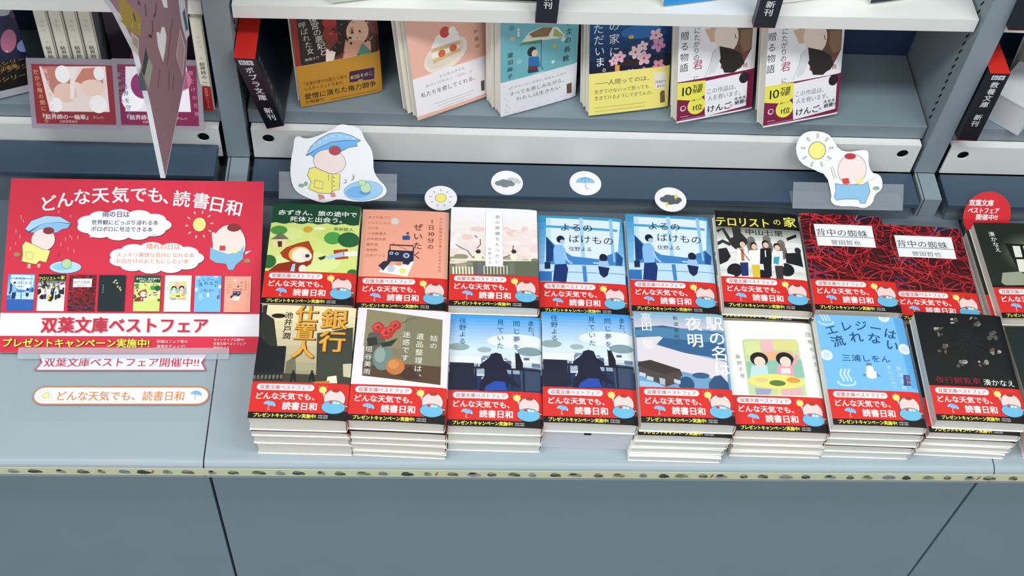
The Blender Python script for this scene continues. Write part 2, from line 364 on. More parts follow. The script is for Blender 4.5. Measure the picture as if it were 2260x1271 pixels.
def art_b1(P, m):
    P.rect(0, 0, BW, BH, 'd3e082'); P.ell(m(500, 700), 40, 16, 'dfe99a'); P.ell(m(800, 420), 22, 12, 'c9dc78'); P.ell(m(300, 400), 20, 10, 'dbe792')
    P.poly([(0, 121)]+[(i*5.5, 119+1.3*math.sin(i*1.7)+.05*i) for i in range(20)]+[(BW, 150), (0, 150)], '17492f')
    P.t('赤ずきん、旅の途中で', m(205, 200), 8.6, 'f4f6ee', .02, width=95); P.t('死体と出会う。', m(325, 270), 8.6, 'f4f6ee', .02, width=69)
    P.t('青柳碧人', m(780, 368), 5.6, '4c7a2a', .015, width=24)
    P.ell(m(215, 365), 10, 7, '4f9440'); P.poly(pts(m, '130,460 235,385 320,460'), '6a705a'); P.poly(pts(m, '145,460 300,460 290,545 150,545'), 'ecd9a0'); P.poly(pts(m, '200,480 248,480 245,540 205,540'), '4c3324')
    P.ell(m(775, 450), 10.5, 9.5, '4a9a48'); P.ell(m(940, 465), 13, 11.5, '1f5e35'); P.ell(m(515, 360), 5.5, 5, 'd4a63a'); P.ell(m(640, 350), 7, 2.2, 'f0efcf')
    P.ell(m(105, 690), 9, 10, '2f6a35'); P.ell(m(985, 810), 7, 6, '2f7038')
    P.poly(pts(m, '225,600 290,545 420,500 525,478 575,590 565,680 500,720 380,712 330,690 255,650'), 'a5401f')
    P.poly(pts(m, '85,800 200,715 350,690 480,700 560,690 545,720 480,760 420,830 80,830'), '8f3018')
    P.ell(m(430, 620), 13, 12, 'f0b25a'); P.ell(m(440, 628), 10.5, 11, 'f6e9da'); P.ell(m(505, 640), 6, 7, 'e8ddd5'); P.ell(m(510, 635), 2.6, 2.6, '2a3a2a')
    P.poly(pts(m, '330,800 355,720 385,715 375,800'), 'a9cbe6'); P.ell(m(460, 770), 4.5, 6, 'f1e4d4')
    P.poly(pts(m, '780,575 930,560 935,660 800,672'), 'b23a1e'); P.poly(pts(m, '690,640 880,590 890,640 720,665'), 'a9cbe0'); P.poly(pts(m, '890,590 1050,575 1050,625 895,640'), 'f0ece0'); P.poly(pts(m, '620,655 700,630 690,665 645,680'), '234a2a')
def art_b2(P, m):
    P.rect(0, 0, BW, BH, 'f0a68e'); P.rect(0, 0, 2, BH, 'f5bba4'); P.rect(99.5, 0, BW, BH, 'e5ac95')
    for i, s in enumerate(('あさのあつこ', 'いしいしんじ', '小川糸', '小池真理子', '沢木耕太郎', '重松清', '高田郁', '山内マリコ')): P.t(s, m(1140-i*4, 240+i*56.5), 4.4, '8c4a38', .003, width=len(s)*4.7)
    P.ell(m(1420, 275), 4.8, 5.2, 'd9d6d2'); P.v('1日 分の', m(1800, 235), 8.4, '5c2118', .012, height=50); P.t('10', (m(1800, 235)[0]-4.6, m(1800, 235)[1]-29), 8.4, '5c2118', .012, width=9.4); P.v('ぜいたく', m(1665, 280), 12, '6b2a1e', .012, height=58)
    P.v('NHK国際放送が選んだ日本の名作', m(1898, 225), 4, 'a4604c', 0, height=86)
    P.ell(m(1553, 400), 1.8, 2, '5b4a4a'); P.poly(pts(m, '1495,430 1560,420 1582,440 1570,468 1500,470'), '2d5484')
    P.line(pts(m, '1370,590 1368,520 1610,530 1610,590'), 1.8, '3a1d22'); P.line(pts(m, '1395,505 1545,570'), .5, '3a1d22')
    P.poly(pts(m, '1350,572 1617,585 1612,700 1340,690'), '1d2440')
    for x, y, r in ((1383, 607, 2.4), (1440, 612, 2.2), (1538, 632, 3.8)): P.ell(m(x, y), r, r, 'b8c4d8'); P.ell(m(x, y), r*.55, r*.55, '39486a')
    P.poly(pts(m, '1300,750 1620,690 1545,850 1250,800'), 'f5f3ee'); P.poly(pts(m, '1245,735 1300,690 1390,680 1340,740 1295,790 1275,760'), '2b2a38')
    P.ell(m(1380, 770), 4.6, 5.2, 'c3cbdc'); P.ell(m(1500, 790), 4.2, 4.6, 'e8e387'); P.ell(m(1460, 722), 4, 2.2, 'd48a6a'); P.poly(pts(m, '1500,700 1590,690 1560,730 1500,720'), '23263c')
def art_b3(P, m):
    P.grad(0, 62, BW, BH, 'ecd3cc', 'f6f5f6', 8); P.rect(0, 0, BW, 62, '7b7d64')
    rnd = random.Random(3)
    for i in range(46): P.ell((rnd.uniform(0, BW), rnd.uniform(66, 118)), rnd.uniform(4, 10), rnd.uniform(2.5, 6), rnd.choice(['f3e2dd', 'efd8d2', 'f5ece9', 'ead0c6', 'f0e0da']))
    for i in range(18): P.ell((rnd.uniform(0, BW), rnd.uniform(58, 73)), rnd.uniform(5, 12), rnd.uniform(2, 4.5), rnd.choice(['93937a', '7f8168', 'a49f88']))
    for s in ('120,465 190,510 240,530 285,590', '375,415 380,470 340,510', '320,375 345,400', '610,610 660,590 720,570', '720,480 715,530'): P.line(pts(m, s), 1.1, '6f5b52')
    P.line(pts(m, '70,625 310,630 700,640 900,640'), 3, 'e7e6c8'); P.poly(pts(m, '300,650 990,640 990,830 300,830'), '666a58')
    for i in range(7): P.poly(pts(m, f'{85+i*33},700 {103+i*33},700 {106+i*33},780 {88+i*33},780'), 'e9e4cb')
    for i in range(8): P.poly(pts(m, f'{410+i*34},690 {422+i*34},690 {424+i*34},780 {412+i*34},780'), 'd9d6bf')
    P.poly(pts(m, '345,660 410,660 410,780 345,780'), '6b7074'); P.poly(pts(m, '675,660 730,660 735,780 680,780'), '72766f')
    for x in (355, 725): P.ell(m(x, 595), 4.6, 7, 'eeeed2'); P.ell(m(x, 545), 3, 3.2, '3d322c')
    P.poly(pts(m, '433,128 606,133 612,702 430,698'), 'fbfafb'); P.line(pts(m, '433,128 606,133 612,702 430,698 433,128'), .3, 'cfc8c8')
    P.v('君の膵臓をたべたい', m(555, 150), 6, '4b4a4a', -.004, height=78); P.v('住野よる', m(476, 490), 4.6, '5a5a58', -.004, height=27)
def art_b4(P, m):
    P.grad(0, 60, BW, BH, '8ec6ec', '3a94c8', 8); P.rect(0, 0, BW, 60, '2a5fae')
    P.poly(pts(m, '1060,190 1830,230 1800,640 1060,640'), 'dcebf5'); P.poly(pts(m, '1070,190 1110,190 1110,650 1040,650'), 'bfdcee')
    P.poly(pts(m, '1060,265 1800,310 1800,335 1060,290'), '4b9fd0'); P.poly(pts(m, '1400,195 1440,195 1470,680 1430,680'), 'a3cfea'); P.poly(pts(m, '1710,205 1745,210 1780,650 1745,650'), '8fc3e4')
    P.poly(pts(m, '1060,380 1150,470 1330,590 1600,620 1800,540 1830,690 1060,690'), '3f83c4'); P.poly(pts(m, '1060,380 1140,480 1130,640 1060,650'), '123a6e'); P.poly(pts(m, '1790,540 1860,600 1850,690 1790,690'), '1c4f8a')
    P.poly(pts(m, '990,670 1880,690 1890,890 1000,850'), 'bfdcf2'); P.poly(pts(m, '990,740 1120,750 1120,850 1000,845'), '2f6fb4'); P.line(pts(m, '990,745 1890,775'), .9, '3a80c0'); P.poly(pts(m, '1435,690 1475,690 1490,860 1450,860'), '3f83c4')
    P.poly(pts(m, '1045,650 1105,650 1105,720 1045,720'), '10294e')
    P.poly(pts(m, '1135,520 1160,470 1230,470 1265,530 1260,680 1150,680'), '86bbea'); P.line(pts(m, '1250,560 1280,630 1330,670'), 2.4, 'a8cdee'); P.poly(pts(m, '1150,675 1270,670 1290,720 1270,860 1130,850'), '12306e')
    P.ell(m(1210, 415), 5, 6, '0d1a33'); P.ell(m(1228, 440), 3, 3.6, 'a8c6dc')
    P.ell(m(1655, 605), 5, 6, '0d1a33'); P.poly(pts(m, '1610,640 1700,640 1720,700 1600,700'), '9fc3e6'); P.poly(pts(m, '1600,695 1720,710 1700,790 1660,815 1620,780'), '0f2450'); P.line(pts(m, '1550,660 1610,665'), 2, 'c5dcee')
    P.t('よるの', m(1200, 318), 13.5, '14202f', .004, rot=-1, width=42); P.t('ばけもの', m(1290, 440), 14, '14202f', .002, rot=-2, width=57); P.t('住野よる', m(1295, 530), 7.4, '14202f', -.004, width=29)
def art_b6(P, m):
    P.rect(0, 0, BW, BH, 'e6e6e2'); P.rect(0, 122, BW, BH, '0d0d10')
    for i in range(6): P.line([(0, 60+i*12), (BW, 58+i*12)], .5, 'c4c4c0')
    P.grad(0, 104, BW, 124, 'cfcfcb', '75756f', 5); P.grad(0, 46, BW, 58, 'e8e6d8', 'd4d4cc', 4)
    P.poly(pts(m, '1150,280 1200,255 1245,300 1250,350 1330,430 1310,470 1240,520 1190,515 1140,470 1110,410 1170,390'), '28282a'); P.line(pts(m, '1000,330 1060,300 1120,400 1160,440'), 4.4, '2c2c2e'); P.line(pts(m, '1000,460 1060,430 1140,470'), 5, '303034')
    for x, y in ((1355, 430), (1515, 415), (1665, 465)): P.ell(m(x, y), 5, 7, '77716b'); P.ell(m(x+10, y+80), 6.5, 12, '6c6660')
    P.poly(pts(m, '1720,400 1820,360 1830,390 1730,430'), '141416')
    P.poly(pts(m, '1015,510 1100,500 1145,590 1110,640 1020,680'), '1c1c22'); P.poly(pts(m, '1710,560 1870,550 1900,700 1720,660'), '1b1c22'); P.ell(m(1840, 530), 4, 5, '2a2a2e')
    P.ell(m(1185, 735), 9, 11, '16161c', -30); P.ell(m(1470, 800), 10, 10, '14151c'); P.ell(m(1720, 730), 10, 10, '17181e', 30); P.line(pts(m, '1080,770 1180,800'), 3.4, 'f2f2ee'); P.line(pts(m, '1730,830 1800,800'), 3.4, 'f2f2ee')
    for hx, hy, hair, top, leg in ((1258, 455, '1f1b1c', 'f2f0ea', '1d2f66'), (1380, 480, '1f1b1c', 'f4f2ee', 'e0c23a'), (1500, 462, '161416', '17181d', '15161a'), (1620, 490, '141216', 'ecebe8', '3a3436')):
        P.poly(pts(m, f'{hx-50},{hy+50} {hx+60},{hy+45} {hx+75},{hy+210} {hx-55},{hy+210}'), top); P.poly(pts(m, f'{hx-20},{hy+200} {hx+65},{hy+200} {hx+70},{hy+340} {hx},{hy+340}'), leg); P.ell(m(hx, hy), 4.2, 5.4, hair); P.ell(m(hx+6, hy+14), 3.4, 4.4, 'e8c2a8')
    P.poly(pts(m, '1245,510 1275,510 1285,640 1255,640'), 'd06a40'); P.line(pts(m, '1225,500 1340,640'), 1, '3a2e28'); P.poly(pts(m, '1590,600 1650,595 1640,680 1585,665'), '3aa0b8'); P.line(pts(m, '1500,530 1505,600'), 1.4, 'e8e8ea')
    P.t('テロリスト', m(985, 262), 16, 'f0e95c', .02, width=69, rot=0); P.t('の', m(1580, 262), 11, 'f0e95c', .01); P.t('家', m(1690, 275), 17, 'f0e95c', .02); P.t('中山七里', m(1290, 360), 9, '141414', .012, width=48)
def art_b7(P, m):
    P.rect(0, 0, BW, BH, '3a0f16'); rnd = random.Random(11); old = P.step; P.step = 3.5e-3
    for i in range(240):
        cx, cy, r = rnd.uniform(-25, 130), rnd.uniform(20, 175), rnd.uniform(22, 75); a0 = rnd.uniform(0, 6.28); da = rnd.uniform(.7, 2.4); el = rnd.uniform(.5, 1.)
        col = rnd.choice(['b8262c', 'd0363a', 'a01e26', '8f1c24', 'c43238', '7a161e', '5c1018']) if i % 29 != 5 else rnd.choice(['4a5f96', '5a78aa', '3f4a80'])
        P.line([(cx+r*math.cos(a0+da*k/16), cy+r*el*math.sin(a0+da*k/16)) for k in range(17)], rnd.uniform(.8, 1.8), col)
    P.poly(pts(m, '192,316 735,335 776,538 232,518'), 'f4f3f3')
    P.poly(pts(m, '217,428 755,445 757,452 219,435'), '8d8d90')
    P.t('背中の蜘蛛', m(215, 418), 12, '26262a', -.004, width=66, rot=0); P.t('誉田哲也', m(355, 505), 8, '2a2a2e', -.006, width=38)
def art_b9(P, m):
    P.rect(0, 0, BW, BH, '20261f'); [P.ell((66, 99), 46-k*3.2, 38-k*2.6, '%02x%02x%02x' % (34+k*9, 40+k*9, 33+k*7)) for k in range(10)]
    P.poly(pts(m, '1980,495 2400,520 2400,800 2120,772'), '14170f'); 
    for x in (2052, 2150, 2250): P.poly(pts(m, f'{x},520 {x+70},522 {x+95},625 {x+28},625'), 'e4e6d8'); P.poly(pts(m, f'{x+36},645 {x+105},645 {x+130},765 {x+65},762'), 'e4e6d8')
    P.poly(pts(m, '1960,770 2120,760 2200,800 2190,885 1990,890 1950,860'), '9ba08a'); P.rect(0, 0, BW, 50, '0e1210'); P.v('湊かなえ', m(1850, 385), 8.4, 'eeeee6', .006, step=1.0, dx=.6)
def art_f1(P, m):
    P.grad(0, 40, BW, BH, '8f8a6c', 'efe0b4', 10); P.rect(0, 0, BW, 46, '4a4a3a')
    P.poly(pts(m, '178,80 215,80 205,150 265,190 290,400 355,400 350,510 330,510 330,700 90,700'), '2b2f2a'); P.poly(pts(m, '140,310 230,400 360,405 350,515 330,700 95,700'), '15181c')
    P.poly(pts(m, '600,300 700,290 880,250 870,700 590,700'), '3b3f33'); P.poly(pts(m, '360,520 430,480 440,670 340,670'), '6f6d58'); P.poly(pts(m, '800,540 870,530 860,690 805,690'), 'c9c3a2')
    P.poly(pts(m, '95,600 860,640 860,720 90,720'), '3d3c30'); P.poly(pts(m, '100,600 340,600 330,670 95,660'), '1e2022')
    for x in range(110, 330, 30): P.ell(m(x, 640), 1.4, 3, '6d6a58')
    P.ell(m(300, 165), 8, 3.2, '231c18')
    for x in (415, 560): P.ell(m(x, 600), 1.3, 1.8, '14130f'); P.poly(pts(m, f'{x-14},610 {x+14},610 {x+22},680 {x+8},680 {x},650 {x-18},680 {x-28},680'), '14130f')
    P.poly(pts(m, '680,640 750,630 755,690 670,690'), 'e9e3cc'); P.poly(pts(m, '570,680 700,670 690,700 570,700'), 'c07a3a')
    for dx, dy, c, b in ((.8, -.7, '2b1c10', .05), (0, 0, 'b9701f', .042), (-.25, .3, 'e0a93e', .012)):
        P.v('銀行', (m(745, 105)[0]+dx, m(745, 105)[1]+dy), 30, c, b, height=61, sx=1.02); P.v('仕置人', (m(530, 85)[0]+dx, m(530, 85)[1]+dy), 25, c, b, height=73, sx=1.02)
    P.v('池井戸潤', m(385, 135), 9.6, '1c1712', .012, height=38)
def art_f2(P, m):
    P.rect(0, 0, BW, BH, 'ece4e8'); P.poly(pts(m, '990,112 1578,195 1560,703 950,630'), '7f7a60'); P.poly(pts(m, '990,112 1300,156 1250,420 960,400'), '8d8566'); P.poly(pts(m, '955,520 1565,560 1560,703 950,630'), '55402f'); P.poly(pts(m, '1000,300 1130,260 1130,540 960,560'), '5b5a50')
    P.ell(m(1110, 490), 11, 17, '6f8580'); P.ell(m(1090, 470), 6, 10, '8fa39a')
    for x, y, r in ((1075, 255, 7), (1210, 240, 6.5), (1140, 300, 8), (1175, 275, 6)): P.ell(m(x, y), r, r*1.05, 'b8332f'); P.ell(m(x-6, y-5), r*.65, r*.65, 'd0504a'); P.ell(m(x, y), r*.3, r*.3, '97241f')
    P.poly(pts(m, '985,340 1060,330 1075,390 1000,400'), '2c3026'); P.poly(pts(m, '1090,380 1170,360 1230,340 1180,400 1110,410'), '2d3428'); P.line(pts(m, '1245,230 1330,190 1370,180'), .7, '5b5a3a')
    P.poly(pts(m, '1200,620 1330,560 1400,655 1300,660'), '463026'); P.ell(m(1208, 560), 10.5, 11, 'c1773c'); P.ell(m(1195, 545), 6, 6, 'd28e50')
    for s, x, y, h in (('姑の', 1512, 305, 21), ('遺品整理は、', 1405, 290, 65), ('迷惑です', 1300, 278, 42)): P.v(s, m(x, y), 9, 'f2eee2', -.002, height=h)
    P.v('垣谷美雨', m(1007, 390), 8.4, 'f0ece0', -.002, height=40)
def art_f3(P, m):
    P.grad(0, 100, BW, BH, 'cfe3ee', '3f9be0', 10); P.grad(0, 88, BW, 102, 'd9dfe0', 'cfe3ee', 4); P.ell(m(600, 330), 34, 10, 'e2e8e8'); P.rect(0, 0, BW, 90, '1b2a4e')
    P.grad(0, 70, BW, 90, '8fa3b8', 'dfe4e6', 5); rnd = random.Random(5)
    for i in range(40): P.rect(x := rnd.uniform(0, 100), y := rnd.uniform(60, 90), x+rnd.uniform(3, 10), y+rnd.uniform(1.5, 5), rnd.choice(['9fb0bf', 'c9d3da', '5f7690', '7d93a5', 'e2e6e6', '49607c']))
    P.ell(m(150, 370), 12, 5, '8ea4a0'); P.ell(m(700, 410), 14, 6, '7e97a0'); P.ell(m(350, 395), 8, 3.5, '9db0b4')
    P.poly(pts(m, '80,440 325,450 325,500 80,490'), 'e4e9ee'); P.poly(pts(m, '80,490 270,500 270,700 75,700'), '141c34'); P.poly(pts(m, '620,530 790,545 790,720 640,720'), '33455e')
    P.line(pts(m, '75,520 420,540 790,560'), 2.4, '0e1730'); P.line(pts(m, '280,540 285,690'), 2.2, '0e1730'); P.line(pts(m, '565,550 570,700'), 1.6, '0e1730'); P.line(pts(m, '655,540 660,720'), 2.2, '0e1730')
    P.poly(pts(m, '385,460 400,430 440,418 480,430 500,480 560,520 560,545 520,545 540,600 630,680 620,690 540,650 520,720 310,720 310,660 350,600 350,545 315,530 315,510'), '0d1430'); P.poly(pts(m, '360,680 430,640 510,645 530,715 350,715'), '1f48a4')
    P.poly(pts(m, '590,440 588,415 600,425 620,422 625,440 650,500 650,545 595,545'), '0a0f20')
    for s, x, y, h in (('また、', 712, 165, 26), ('同じ夢を', 600, 155, 44), ('見ていた', 475, 145, 44), ('住野よる', 183, 140, 38)): P.v(s, m(x, y), 8.6, '145a8f' if s[0] != 'ま' else '1a4d74', -.004, height=h)
def art_f5(P, m):
    P.rect(0, 0, BW, BH, '6f9cc0'); P.grad(0, 128, BW, BH, 'cbc3cf', '7fb0c8', 5); P.poly(pts(m, '40,180 250,165 400,190 700,220 740,430 600,400 360,370 210,310 230,250 50,250'), '2f5f8c'); P.poly(pts(m, '30,200 150,175 300,185 480,195 700,240 690,300 250,260 40,240'), '4a7fa6')
    P.poly(pts(m, '50,255 230,248 250,260 200,310 400,370 740,440 745,590 430,530 60,430'), 'dcd2d8'); P.poly(pts(m, '60,430 330,500 740,590 760,660 75,630'), '6d9cc2'); P.ell(m(540, 545), 10, 4, '2d5a80'); P.ell(m(430, 610), 9, 10, '254c74'); P.poly(pts(m, '600,600 640,550 690,540 750,600 760,670 600,650'), '2a4f74')
    P.poly(pts(m, '65,440 155,425 380,500 400,540 360,600 280,630 190,590 70,530'), '4b3f3e'); P.poly(pts(m, '65,440 155,425 385,500 375,520 255,535 60,470'), '3a302f')
    for x, y in ((72, 515), (130, 545), (335, 570)): P.poly(pts(m, f'{x},{y} {x+50},{y+14} {x+48},{y+42} {x},{y+28}'), 'bccad0')
    P.poly(pts(m, '225,560 268,572 268,620 228,606'), 'a9bcc6'); P.poly(pts(m, '75,580 200,600 270,635 80,635'), '9cc0dc')
    P.v('駅の名は', m(635, 95), 21, 'f4f4f6', .014, height=83, dx=1.2); P.v('夜明', m(475, 85), 20, 'f4f4f6', .014, height=46); P.v('高田 郁', m(120, 75), 14, 'f4f4f6', .006, height=50, sx=.95); P.v('軌道春秋Ⅱ', m(342, 80), 6, '23486a', 0, height=43)
def art_f6(P, m):
    P.rect(0, 0, BW, BH, 'f3f3ea'); P.poly(pts(m, '850,285 870,268 1250,270 1275,290 1345,700 905,690'), 'c3d3a4')
    P.poly(pts(m, '990,275 1080,275 1090,380 1000,370'), 'e9b6bc'); P.poly(pts(m, '1080,280 1260,280 1275,350 1090,350'), 'dfd78c'); P.poly(pts(m, '870,290 980,280 990,380 880,390'), 'd7df9c'); P.poly(pts(m, '960,370 1230,360 1250,430 970,430'), 'e8b48a')
    P.poly(pts(m, '880,440 1300,420 1330,560 900,570'), '8fbfaa')
    for x, top in ((985, 'c2dde0'), (1180, 'e3a2ae')): P.poly(pts(m, f'{x-60},470 {x+55},470 {x+70},560 {x-75},560'), top); P.ell(m(x-5, 420), 10.5, 9.5, '1a171a'); P.ell(m(x, 440), 6.6, 7, 'f0d3c2')
    P.line(pts(m, '1240,470 1270,390'), 4, 'e3a2ae'); P.poly(pts(m, '1145,490 1215,490 1220,530 1150,530'), 'dfe3e8')
    P.ell(m(1110, 590), 33, 10, 'e8e07a'); P.ell(m(1120, 603), 9.5, 4, '5c7a3c'); P.ell(m(1000, 580), 8, 3, 'dcc98a'); P.ell(m(1240, 580), 8, 4, 'd8a04a'); P.poly(pts(m, '950,640 1080,650 1060,690 960,690'), '9aa0bc'); P.poly(pts(m, '1150,650 1300,640 1320,690 1160,695'), 'e0b0b4'); P.line(pts(m, '1130,640 1135,695'), 2.4, 'e8e07a')
    P.v('団地のふたり', m(1345, 195), 6.6, '77787a', -.006, height=62, dx=1.1); P.v('藤野千夜', m(815, 370), 6, '77787a', -.006, height=35, dx=.9)
def art_f7(P, m):
    P.rect(0, 0, BW, BH, '77baec'); P.poly(pts(m, '620,95 690,95 830,610 760,610'), '5ca6de')
    for x, y in ((555, 95), (145, 368), (705, 325)): P.ell(m(x, y), 7, 7.4, 'dbe8f6'); P.ell(m(x, y), 4, 4.4, 'c6dbf0')
    def spring(x, y, s, c='c6e2f4'):
        P.ring(m(x, y), 9*s, 4*s, 2*s, c, a0=160, a1=380)
        for k in (-1, 0, 1): P.line([(m(x, y)[0]+(k*4+1.2*math.sin(t*.9+1))*s, m(x, y)[1]+(1+t*2.2)*s) for t in range(8)], 2*s, c)
    spring(140, 130, .95); spring(290, 565, 1.1)
    for s, y, sz in (('エレジーは', 225, 15.5), ('流れない', 310, 16.5)):
        n = len(s)
        for i, ch in enumerate(s):
            xx = 150+i*100 if n == 5 else 195+i*122; a = (i-(n-1)/2)/(n-1)*2
            yy = y-(1-a*a)*42+i*2; P.t(ch, m(xx, yy), sz, '14507f', .014, rot=-a*16)
    P.t('三浦しをん', m(255, 408), 10, '14507f', .004, width=57)
    P.ell(m(465, 510), 7, 6, 'f6f4f2'); P.ell(m(455, 470), 4.4, 5, 'f6f4f2'); P.poly(pts(m, '400,515 430,500 430,525'), '5f8fae'); P.poly(pts(m, '500,500 540,525 505,525'), '5f8fae')
    for k in range(3): P.line(pts(m, f'{432+k*13},428 {438+k*13},450'), .9, '31506a')
    P.v('餅湯温泉', m(655, 440), 6.4, 'cfe6f6', .008, height=34, dx=.6); P.v('まんじゅう', m(585, 440), 6, 'cfe6f6', .008, height=34, dx=.6)
    P.poly(pts(m, '697,512 742,515 752,590 700,590'), '33507a'); P.v('名物', m(724, 516), 5, 'c98a8a', 0, height=12)
def art_f8(P, m):
    P.rect(0, 0, BW, BH, '09090d'); rnd = random.Random(9); cx, cy = m(1160, 275)
    for r in (4, 8, 12): P.ring((cx, cy), r, r, .6, '1d2724')
    for i in range(8):
        a = i*math.pi/4+.35; x, y = cx+34*math.cos(a), cy+33*math.sin(a); P.line([(cx+10*math.cos(a), cy+10*math.sin(a)), (x, y)], .8, '18201d')
        for k in range(7): P.ell((x+rnd.uniform(-5, 5), y+rnd.uniform(-5.5, 5.5)), rnd.uniform(1.4, 3.8), rnd.uniform(1, 2.8), rnd.choice(['4f5049', '6b6a62', '8c8a80', '5a4a40', '76806a', '3a3e3a', 'a9a79c']), rnd.uniform(0, 90))
    P.t('夜行観覧車', m(930, 565), 9.6, '8d2438', .004, width=53, rot=0); P.t('湊かなえ', m(1275, 585), 9.4, 'f0efe8', .004, width=37, rot=0)
def art_f9(P, m):
    P.rect(0, 0, BW, BH, '10211f'); P.ell((70, 110), 30, 26, '25352f'); P.ell((72, 112), 18, 14, '4a5248'); P.v('湊かなえ', (19, 104), 9, 'e6e8e0', .004, height=42, dx=.7)

# ------------------------------------------------------------------ paperback builder
W, H = .1055, .150
def bend(u): return -.75*((u-48)/54)**2-(1.3*((u-95)/10.5)**2 if u > 95 else 0)
US = [0, 8, 16, 24, 32, 40, 48, 56, 64, 72, 80, 88, 95, 98, 100.5, 103, 105]
CACHE = {}
def top_prof(t, d): return [(u/1000-W/2, t+bend(u)/1000+d) for u in US]
def block_mesh(t, pm):
    k = ('blk', round(t, 4), pm.name)
    if k not in CACHE:
        p = [(max(-W/2+.0012, min(W/2-.0014, x)), z-.0006) for x, z in top_prof(t, 0)]+[(W/2-.0014, .0006), (-W/2+.0012, .0006)]
        CACHE[k] = mesh('page_block', *prism(p[::-1], -H/2+.0012, H/2-.0012), pm)
    return CACHE[k]
def wrap_mesh(name, t, y0, y1, d, m):
    k = (name, round(t, 4), y0, y1, m.name)
    if k not in CACHE:
        out = top_prof(t, d)+[(W/2+.0003+d, t*.7), (W/2+.0003+d, t*.25), (W/2-.0008, -d), (-W/2, -d)]
        inn = top_prof(t, d-.00035)+[(W/2-.0001+d, t*.7), (W/2-.0001+d, t*.25), (W/2-.001, .00035-d), (-W/2, .00035-d)]
        n = len(out); V = []; F = []
        for y in (y0, y1):
            V += [(x, y, z) for x, z in out]+[(x, y, z) for x, z in inn]
        N = 2*n
        for i in range(n-1):
            F += [(i, i+1, N+i+1, N+i), (n+i, N+n+i, N+n+i+1, n+i+1), (i, n+i, n+i+1, i+1), (N+i, N+i+1, N+n+i+1, N+n+i)]
        F += [(0, N, N+n, n), (n-1, 2*n-1, N+2*n-1, N+n-1)]
        me = mesh(name, V, F, m); me.materials.append(M_PAPER); CACHE[k] = me
        for i, p in enumerate(me.polygons): p.material_index = 1 if (i >= len(F)-2 or i % 4 in (1, 2, 3)) else 0
    return CACHE[k]
M_PAPER = mat('white_paper_edge', 'f4f1e8', .8, .03)
M_BAND = mat('red_paper_band', 'cf2723', .35, .02); BANDP = band_art(); BAND_PRINT = BANDP.mesh('band_print', INK_GLOSS, bend)
def bookmat(col): return mat('cover_board_'+col, col, .35, .02)
def make_book(label, group, loc, rz, t, col, print_me=None, band=True, pm=PAGES, name='paperback_book'):
    b = thing(name, label, 'book', loc, rz, group)
    link('page_block', block_mesh(t, pm), None, b)
    cv = link('cover', wrap_mesh('cover', t, -H/2, H/2, 0, bookmat(col)), None, b)
    if print_me: link('cover_print', print_me, None, cv, (-W/2, -H/2, t))
    if band:
        bd = link('paper_band', wrap_mesh('paper_band', t, -H/2-.0001, -H/2+.0465, .0003, M_BAND), None, b)
        link('band_print', BAND_PRINT, None, bd, (-W/2, -H/2, t+.0003))
    return b
ORD = ['top', 'second', 'third', 'fourth', 'fifth', 'sixth', 'seventh']
ART = {}
def stack(key, art, crop, pose, ths, col, desc, where, offs=None, pm=PAGES, share=None, nb=2):
    x, y, h, rot = pose; rz = math.radians(rot); n = len(ths)
    mw = Matrix.Translation((x, y, h)) @ Matrix.Rotation(rz, 4, 'Z')
    if share: me = ART[share][1]
    else:
        P = Print(BW, BH); art(P, mapper(mw, crop, -W/2, -H/2)); me = P.mesh('cover_print', INK_GLOSS, bend, vmin=46.); ART[key] = (P, me)
    tot = sum(ths); gap = .0003; sc = (h-gap*n)/tot; z = h; rnd = random.Random(key)
    for i, t in enumerate(ths):                     # top first
        t *= sc; z -= t
        dx, dy = (0, 0) if i == 0 else (offs[i-1] if offs else (rnd.uniform(-.0015, .0015), rnd.uniform(-.002, .001)))
        rr = rz if i == 0 else rz+rnd.uniform(-.006, .006)
        lab = f'{desc}, top copy{where}' if i == 0 else f'{ORD[i]} copy down under the {desc}{where}'
        make_book(lab, 'fair paperbacks stacked on the counter', (x+dx, y+dy, z), rr, t, col if i < nb else 'eae8e0', me if i < 2 else None, i < nb, pm)
        z -= gap
    return z
stack('b1', art_b1, 'C1', (.108, .248, .070, -.9), [16, 15, 15, 15], '2a5a3a', 'green paperback with red hooded figure', '')
stack('b2', art_b2, 'C1', (.2153, .253, .056, -.8), [14, 14, 14], 'eda38c', 'salmon paperback with navy radio', '')
stack('b3', art_b3, 'C2', (.323, .252, .065, -1.1), [16, 15, 15, 15], 'f0eef0', 'white paperback with pale blossom', '', [(0, -.002), (.001, -.001), (0, 0)])
stack('b4', art_b4, 'C2', (.4315, .258, .045, -1.3), [15, 15, 15], '4d9ccf', 'blue classroom paperback', ' beside the white blossom stack')
stack('b5', art_b4, 'C3', (.5415, .262, .046, -1.55), [15, 15, 15], '4d9ccf', 'blue classroom paperback', ' beside the black stack with yellow lettering', [(-.003, .001), (-.0035, 0)], share='b4')
stack('b6', art_b6, 'C3', (.650, .257, .062, -2.3), [16, 16, 15, 15], '17171a', 'black topped paperback with yellow lettering', '', [(-.001, -.004), (-.002, -.003), (0, 0)])
stack('b7', art_b7, 'C4', (.7605, .26, .057, -1.6), [19, 18, 18], '6b1a22', 'red thread paperback', ' beside the yellow lettered stack')
stack('b8', art_b7, 'C4', (.868, .258, .040, -2.), [19, 19], '6b1a22', 'red thread paperback', ' behind the black ring cover', share='b7')
stack('b9', art_b9, 'C4', (.992, .262, .045, 0), [15, 15, 14], '20261f', 'dark grey paperback with lit window', '', [(-.004, 0), (-.005, 0)])
stack('f1', art_f1, 'C5', (.109, .092, .075, -1.3), [24, 10, 16, 22], '2f3028', 'dark city paperback with golden title', '', [(.001, -.001), (.002, -.001), (.004, -.001)])
